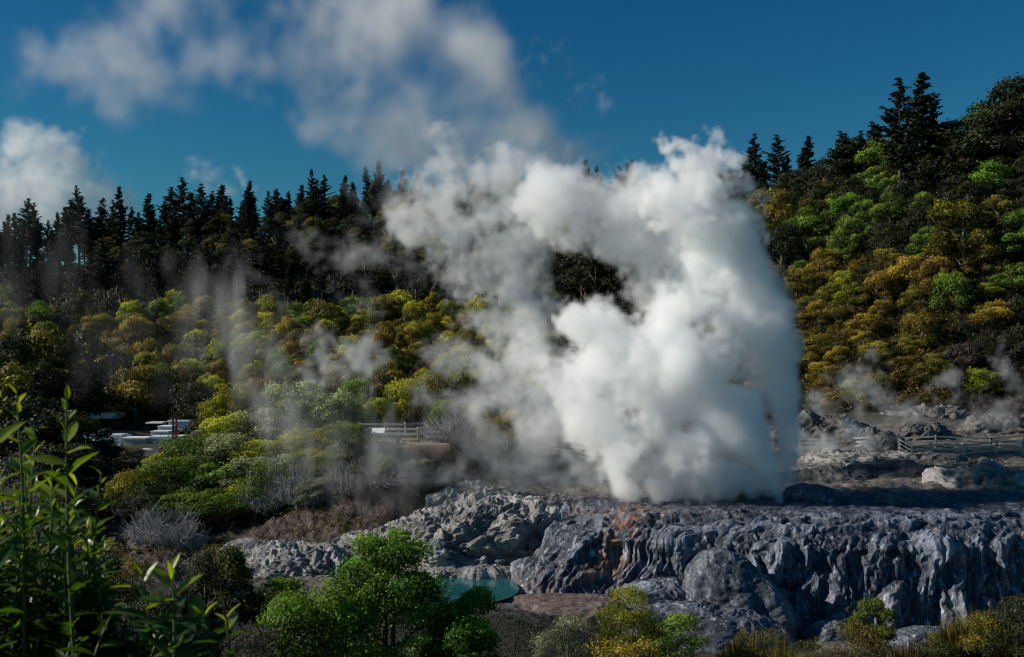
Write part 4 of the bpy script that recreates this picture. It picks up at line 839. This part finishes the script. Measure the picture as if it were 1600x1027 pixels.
def steam(name, puffs, vox, label, cat, seed=1, warp=1.2, ns=1.0, mat=None, pad=1.35, zmin=None, hull=True, thr=.12, wispy=0.0, shear=0.0, zn=1.0):
    """puffs: (px, row, Y, radius px, density 1/m, softness, roughness[, z-stretch]) -> thin hull mesh with a dense voxel volume inside"""
    S = [(X(p[0], p[2]), p[2], Zp(p[1], p[2]), p[3]/F*p[2], p[4], p[5], p[6], p[7] if len(p) > 7 else 1.) for p in puffs]
    A = np.array([q[:4] for q in S]); zs = np.array([q[7] for q in S])
    mn = (A[:, :3]-A[:, 3:4]*pad*np.column_stack([zs*0+1, zs*0+1, zs])).min(0)-warp; mx = (A[:, :3]+A[:, 3:4]*pad*np.column_stack([zs*0+1, zs*0+1, zs])).max(0)+warp
    if zmin is not None: mn[2] = zmin
    n = np.maximum(4, ((mx-mn)/vox).astype(int)+1); mx = mn+(n-1)*vox; sh = tuple(int(v) for v in n)
    ax = [mn[i]+np.arange(sh[i], dtype=np.float32)*vox for i in range(3)]
    big = [vnoise(sh, vox, 3.*ns, 14.*ns, 4.5, seed+i) for i in range(3)]
    det = vnoise(sh, vox, .35*ns, 7.*ns, 3.6, seed+9, zn); bil = np.abs(vnoise(sh, vox, 1.0*ns, 5.*ns, 3.5, seed+10, zn))
    Dn = np.zeros(sh, np.float32)
    for x, y, z, rr, dn, soft, am, zz in S:
        sl_ = []
        for a, c0, m_ in zip(ax, (x, y, z), (1, 1, zz)):
            e_ = rr*pad*1.25*m_+2.2*warp; sl_.append(slice(int(np.searchsorted(a, c0-e_)), int(np.searchsorted(a, c0+e_))))
        if any(q.stop <= q.start for q in sl_): continue
        s3 = tuple(sl_); k = warp*min(1., (rr/(3.2*ns))**1.5)
        dx = ax[0][sl_[0]][:, None, None]-x+big[0][s3]*k; dy = ax[1][sl_[1]][None, :, None]-y+big[1][s3]*k; dz = (ax[2][sl_[2]][None, None, :]-z+big[2][s3]*k)/zz
        dx = dx-shear*dz
        p = 1-np.sqrt(dx*dx+dy*dy+dz*dz)/rr+am*(det[s3]*.55+(.8-bil[s3])*.5)
        p = np.clip(p/soft, 0, 1); Dn[s3] = np.maximum(Dn[s3], p*p*(3-2*p)*dn)
    if wispy: Dn *= np.clip(1-wispy*(.9-.8*det-(.5-bil)*.6), 0, 1.6)
    for axi in range(3):                                                        # empty outermost layer
        ix = [slice(None)]*3
        for e_ in (0, -1): ix[axi] = e_; Dn[tuple(ix)] = 0
    me = bpy.data.meshes.new(name+'_lattice'); me.vertices.add(Dn.size); at_ = me.attributes.new('dens', 'FLOAT', 'POINT'); at_.data.foreach_set('value', Dn.ravel())
    lat = bpy.data.objects.new(name+'_lattice', me)                             # source of the voxel values, never in the scene
    def group(as_mesh):
        ng = bpy.data.node_groups.new(name, 'GeometryNodeTree'); ng.interface.new_socket('Geometry', in_out='INPUT', socket_type='NodeSocketGeometry'); ng.interface.new_socket('Geometry', in_out='OUTPUT', socket_type='NodeSocketGeometry')
        N = ng.nodes.new; L = ng.links.new; go = N('NodeGroupOutput'); oi = N('GeometryNodeObjectInfo'); oi.inputs['Object'].default_value = lat
        vc = N('GeometryNodeVolumeCube'); vc.inputs['Min'].default_value = mn; vc.inputs['Max'].default_value = mx
        for a, v_ in zip('XYZ', sh): vc.inputs['Resolution '+a].default_value = v_
        sub = N('ShaderNodeVectorMath'); sub.operation = 'SUBTRACT'; L(N('GeometryNodeInputPosition').outputs[0], sub.inputs[0]); sub.inputs[1].default_value = mn
        dv = N('ShaderNodeVectorMath'); dv.operation = 'SCALE'; L(sub.outputs[0], dv.inputs[0]); dv.inputs['Scale'].default_value = 1/vox
        sx = N('ShaderNodeSeparateXYZ'); L(dv.outputs[0], sx.inputs[0]); rr_ = []
        for i in range(3): q = N('ShaderNodeMath'); q.operation = 'ROUND'; L(sx.outputs[i], q.inputs[0]); rr_.append(q.outputs[0])
        def im(a, b_, c_): q = N('FunctionNodeIntegerMath'); q.operation = 'MULTIPLY_ADD'; L(a, q.inputs[0]); q.inputs[1].default_value = b_; L(c_, q.inputs[2]); return q.outputs[0]
        idx = im(im(rr_[0], sh[1], rr_[1]), sh[2], rr_[2])
        na = N('GeometryNodeInputNamedAttribute'); na.data_type = 'FLOAT'; na.inputs[0].default_value = 'dens'
        si = N('GeometryNodeSampleIndex'); si.data_type = 'FLOAT'; si.domain = 'POINT'; L(oi.outputs['Geometry'], si.inputs['Geometry']); L(na.outputs[0], si.inputs['Value']); L(idx, si.inputs['Index']); L(si.outputs[0], vc.inputs['Density'])
        if as_mesh:
            vm = N('GeometryNodeVolumeToMesh'); L(vc.outputs[0], vm.inputs[0]); vm.inputs['Threshold'].default_value = thr*max(p[4] for p in puffs); vm.resolution_mode = 'VOXEL_SIZE'; vm.inputs['Voxel Size'].default_value = max(vox*2, .7*ns); vm.inputs['Adaptivity'].default_value = .2; L(vm.outputs[0], go.inputs[0])
        else:
            sm = N('GeometryNodeSetMaterial'); sm.inputs['Material'].default_value = mat or M_steam; L(vc.outputs[0], sm.inputs[0]); L(sm.outputs[0], go.inputs[0])
        return ng
    thin = name not in ('geyser_steam', 'cloud', 'drifting_steam', 'fumarole_steam') or 'scraps' in label
    if thin:
        v_ = bpy.data.volumes.new(name); v_.materials.append(mat or M_steam); vo = link(bpy.data.objects.new(name, v_)); vo.modifiers.new('volume', 'NODES').node_group = group(False)
        return tag(vo, label, cat, kind='stuff')
    tmp = bpy.data.objects.new('tmp', bpy.data.meshes.new('tmp')); COL.objects.link(tmp); tmp.modifiers.new('h', 'NODES').node_group = group(True)
    dg = bpy.context.evaluated_depsgraph_get(); hm = bpy.data.meshes.new_from_object(tmp.evaluated_get(dg)); bpy.data.objects.remove(tmp)
    hm.name = name; hm.materials.clear(); hm.materials.append(M_thin)
    o = mobj(name, hm); tag(o, label, cat)
    v_ = bpy.data.volumes.new('vapour'); v_.materials.append(mat or M_steam); vo = link(bpy.data.objects.new('vapour', v_), o); vo.modifiers.new('volume', 'NODES').node_group = group(False)
    print('STEAM', name, sh, round(Dn.size/1e6, 1), len(hm.vertices), flush=True)
    return o
def pl(L, Y, dn, soft, am, *zz): return [(a[0], a[1], Y+(a[3] if len(a) > 3 else 0), a[2], dn, soft, am, *zz) for a in L]
def along(L, Y, dn, soft, am, n=5):
    o = []
    for a, b_ in zip(L[:-1], L[1:]):
        for k in range(n): f = k/n; o.append(tuple(a[i]*(1-f)+b_[i]*f for i in range(3)))
    return pl(o+[L[-1]], Y, dn, soft, am)
G1 = along([(1226, 782, 9), (1229, 750, 14), (1230, 715, 19), (1230, 680, 24), (1227, 640, 30), (1220, 600, 36), (1210, 555, 43), (1196, 510, 50), (1178, 465, 56), (1150, 420, 52), (1125, 385, 56)], 73, 1.4, .42, .09)
G1 += pl([(1100, 345, 66), (1092, 305, 54), (1092, 258, 44), (1128, 300, 32), (1170, 292, 14), (1145, 350, 30), (1050, 320, 50)], 73, .95, .45, .42)
G1 += along([(1218, 784, 7), (1210, 755, 13), (1198, 728, 20), (1184, 700, 28), (1166, 672, 36), (1142, 645, 46), (1112, 620, 56), (1080, 600, 64)], 70.5, 1.4, .42, .07)
G1 += pl([(1055, 580, 72), (1010, 560, 72), (965, 550, 65), (925, 525, 52), (898, 503, 34), (1085, 695, 66), (1060, 700, 76), (1010, 690, 76), (960, 650, 76), (920, 600, 66), (1095, 745, 46), (1040, 750, 46), (1140, 520, 56), (1100, 470, 62), (1050, 490, 60), (980, 730, 44)], 72.5, .95, .55, .40)
G1 += pl([(1150, 450, 60), (1060, 420, 62), (1020, 370, 66), (980, 352, 60), (930, 335, 58), (880, 325, 58), (1012, 318, 54), (905, 365, 44), (945, 375, 40), (1050, 350, 66), (1090, 420, 66), (880, 340, 50), (850, 310, 60), (1020, 440, 40)], 77, .55, .65, .42)
G1 += pl([(690, 310, 52), (720, 360, 54), (750, 320, 60), (790, 290, 62), (770, 400, 56), (800, 450, 54), (825, 500, 56), (840, 550, 60), (860, 600, 66), (740, 430, 42), (655, 290, 40), (820, 380, 46), (700, 260, 50), (640, 330, 40), (690, 400, 40), (760, 500, 44), (790, 340, 60), (800, 380, 50), (660, 360, 40)], 82, .36, .8, .5)
G1 += pl([(880, 660, 66), (840, 690, 62), (800, 650, 62), (900, 720, 56), (950, 745, 50), (780, 590, 52), (850, 630, 66), (900, 600, 60), (820, 560, 60)], 80, .34, .9, .48)
G1 += pl([(730, 690, 60), (760, 730, 50), (820, 735, 56), (700, 640, 52), (880, 750, 50), (750, 640, 56), (705, 715, 40), (940, 760, 40), (1010, 765, 34), (700, 560, 40), (1100, 775, 26), (1160, 775, 22)], 80, .24, 1.0, .5)
G1 += pl([(1198, 632, 26), (1190, 605, 38), (1176, 570, 50), (1165, 530, 54), (1155, 490, 58), (1175, 640, 34)], 73.5, .9, .7, .3)
G1 += pl([(740, 705, 44), (790, 720, 50), (850, 725, 50), (910, 740, 44), (690, 700, 34), (960, 760, 34)], 77, .10, 1.0, .6)
G1 += pl([(1208, 730, 12), (1200, 700, 18), (1192, 668, 22)], 75, .30, .9, .3)
G1 += pl([(1188, 738, 24), (1165, 740, 32), (1135, 742, 38), (1100, 748, 40), (1178, 712, 26), (1158, 690, 34), (1130, 665, 46), (1200, 762, 16), (1170, 768, 18), (1130, 768, 22), (1080, 766, 28), (1030, 768, 30), (980, 770, 26), (1190, 718, 24), (1172, 676, 34), (1150, 655, 40)], 71.6, 1.3, .5, .12)
steam('geyser_steam', G1, .175, 'towering white steam and spray bursting from the geyser vent in two jets', 'geyser steam', seed=11, warp=.8, zmin=-.9, wispy=.05)
G2 = pl([(900, 250, 76), (840, 215, 84), (780, 175, 92), (730, 130, 96), (680, 80, 96), (640, 30, 96), (600, 120, 72), (620, 190, 66), (700, 200, 80), (780, 250, 80), (690, 260, 66), (760, 60, 56), (640, -40, 100), (680, 170, 84), (620, 60, 90), (560, 130, 64), (720, 220, 84), (820, 260, 80), (650, 230, 70), (760, 120, 70)], 90, .22, .95, .24)
G2 += pl([(560, 80, 86), (500, 50, 86), (440, 60, 76), (480, 150, 50), (490, 200, 36), (400, 30, 60), (540, 0, 70), (380, 90, 36), (540, 170, 60), (610, 240, 60), (470, 90, 76), (340, 40, 66), (400, 90, 50), (540, 220, 44)], 90, .17, 1.05, .32)
G2 += pl([(250, 30, 70), (200, 80, 66), (150, 110, 60), (100, 90, 56), (180, 160, 44), (60, 60, 50), (290, 90, 50), (330, 20, 80), (40, 110, 40), (280, 60, 70), (230, 120, 56)], 92, .12, 1.2, .45)
steam('drifting_steam', G2, .55, 'greyish steam drifting up and left across the sky from the top of the geyser', 'steam', seed=31, warp=2.6, ns=2.2, wispy=.12, thr=.1, mat=M_drift)
W1 = pl([(520, 390, 34), (560, 430, 30), (545, 360, 24), (590, 410, 26), (620, 380, 30), (600, 300, 40), (640, 340, 30), (640, 440, 26)], 100, .08, 1, .8)
W1 += pl([(400, 440, 26), (430, 480, 22), (385, 410, 22), (450, 520, 22), (420, 560, 22)], 100, .03, 1, .9)
steam('steam_wisp', W1, .45, 'torn wisps of steam crossing the dark pines left of the geyser', 'steam', seed=41, warp=2.0, ns=1.0, wispy=.9)
W2 = pl([(525, 575, 42), (560, 560, 30), (490, 590, 30), (540, 620, 30), (510, 540, 26), (580, 600, 26)], 108, .20, 1, .7)
steam('steam_wisp', W2, .45, 'soft bright puff of steam over the scrub behind the shrub bank', 'steam', seed=51, warp=1.6, wispy=.6)
W3 = pl([(450, 660, 44), (500, 680, 44), (540, 700, 44), (580, 720, 40), (480, 720, 36), (400, 620, 36), (560, 640, 36), (620, 720, 36), (430, 560, 30), (380, 520, 34), (300, 500, 36), (250, 450, 30), (540, 770, 30), (600, 790, 28)], 74, .15, 1, .5, 2.4)  # puffs stretched upright so the vapour itself draws light shafts
steam('light_shaft_steam', W3, .4, 'thin sunlit veil of steam shaped into streaks like light shafts over the shrub bank', 'steam', seed=61, warp=1.0, wispy=.5, thr=.3, zn=4)
W4 = pl([(60, 420, 40), (40, 360, 34), (90, 480, 40), (150, 500, 40), (200, 470, 40), (20, 450, 34), (260, 520, 40), (330, 560, 36), (120, 400, 30)], 100, .014, 1, .8, 2.0)  # tall faint puffs, light shafts built into the shape of the vapour
steam('light_shaft_steam', W4, .7, 'faint vapour shaped like vertical light shafts before the shaded pines at the far left', 'steam', seed=71, warp=2.2, ns=1.2, wispy=.8, thr=.3, zn=6)
W5 = pl([(1270, 700, 26), (1300, 690, 26), (1330, 700, 22), (1360, 700, 20), (1390, 690, 16), (1280, 720, 18), (1250, 690, 22), (1340, 720, 14)], 93, .30, .8, .6)
W5 += pl([(1330, 600, 32), (1360, 620, 32), (1300, 620, 26), (1345, 570, 24), (1400, 640, 26), (1440, 640, 22), (1380, 660, 24), (1290, 650, 22), (1330, 650, 26), (1480, 590, 20), (1475, 620, 20), (1530, 640, 24), (1580, 590, 24), (1560, 640, 30)], 108, .11, 1, .8)
steam('fumarole_steam', W5, .32, 'low steam curling off the hot flats right of the geyser', 'steam', seed=81, warp=1.2, wispy=.7, ns=.8)
W6 = pl([(1400, 752, 22), (1460, 756, 20), (1520, 790, 16), (1350, 768, 18), (1580, 760, 20), (1290, 752, 24), (1480, 775, 18)], 78, .03, 1, .8, .6)
steam('ground_mist', W6, .28, 'thin ground mist over the terrace top right of the vent', 'mist', seed=91, warp=.6, wispy=.6, ns=.6)
W8 = pl([(700, 752, 30), (760, 758, 32), (820, 762, 32), (880, 766, 32), (940, 770, 30), (1000, 772, 28), (1060, 774, 24), (1250, 768, 20), (1290, 764, 22), (720, 740, 40), (800, 745, 40), (870, 752, 36), (640, 760, 30), (1110, 780, 18), (1160, 782, 16)], 75, .16, 1.1, .7, .7)
steam('ground_mist', W8, .25, 'bright mist spilling over the flat rock left of the geyser vent', 'mist', seed=93, warp=.6, wispy=.4, ns=.6)
W7 = pl([(1120, 830, 16), (1150, 850, 16), (1100, 860, 12), (850, 975, 14), (830, 960, 12), (1170, 820, 12)], 62, .05, 1, .9, 1.4)
steam('steam_wisp', W7, .16, 'small threads of steam rising off the terrace face and the tan shelf', 'steam', seed=95, warp=.4, wispy=.8, ns=.35)
# clouds far behind the hills
C1 = pl([(30, 250, 44), (75, 240, 40), (0, 290, 60), (60, 300, 60), (110, 290, 44), (150, 310, 40), (95, 330, 50), (20, 340, 50), (175, 325, 24), (120, 260, 22), (-60, 270, 60), (-110, 300, 60)], 1500, .02, .5, .5)
steam('cloud', C1, 7.0, 'grey-white cumulus cloud low in the sky behind the pines at the left', 'cloud', seed=101, warp=14, ns=14, mat=M_cloud)
C2 = pl([(320, 275, 20), (345, 285, 18), (370, 292, 14), (300, 268, 12), (385, 296, 10)], 1600, .009, 1, .8)
steam('cloud', C2, 6.0, 'small thin cloud above the pine tops left of the steam', 'cloud', seed=111, warp=14, ns=9, mat=M_cloud, wispy=.6)
C3 = pl([(870, 85, 16), (890, 92, 10), (822, 105, 13), (830, 120, 12), (915, 140, 17), (940, 155, 15), (960, 160, 9), (850, 190, 14), (862, 200, 9)], 1600, .006, 1, .9)
steam('cloud', C3, 6.0, 'faint scattered scraps of cloud in the blue right of the drifting steam', 'cloud', seed=121, warp=14, ns=8, mat=M_cloud, wispy=.7)
# ---------------------------------------------------------------- render settings
sc.view_settings.view_transform = 'Standard'; sc.view_settings.look = 'None'; sc.view_settings.exposure = 0
c = sc.cycles; c.use_denoising = True; c.volume_bounces = 48; c.max_bounces = 48; c.diffuse_bounces = 3; c.glossy_bounces = 2; c.transmission_bounces = 4; c.volume_step_rate = 2; c.transparent_max_bounces = 16; c.sample_clamp_indirect = 0; sc.cycles.filter_width = 1.1
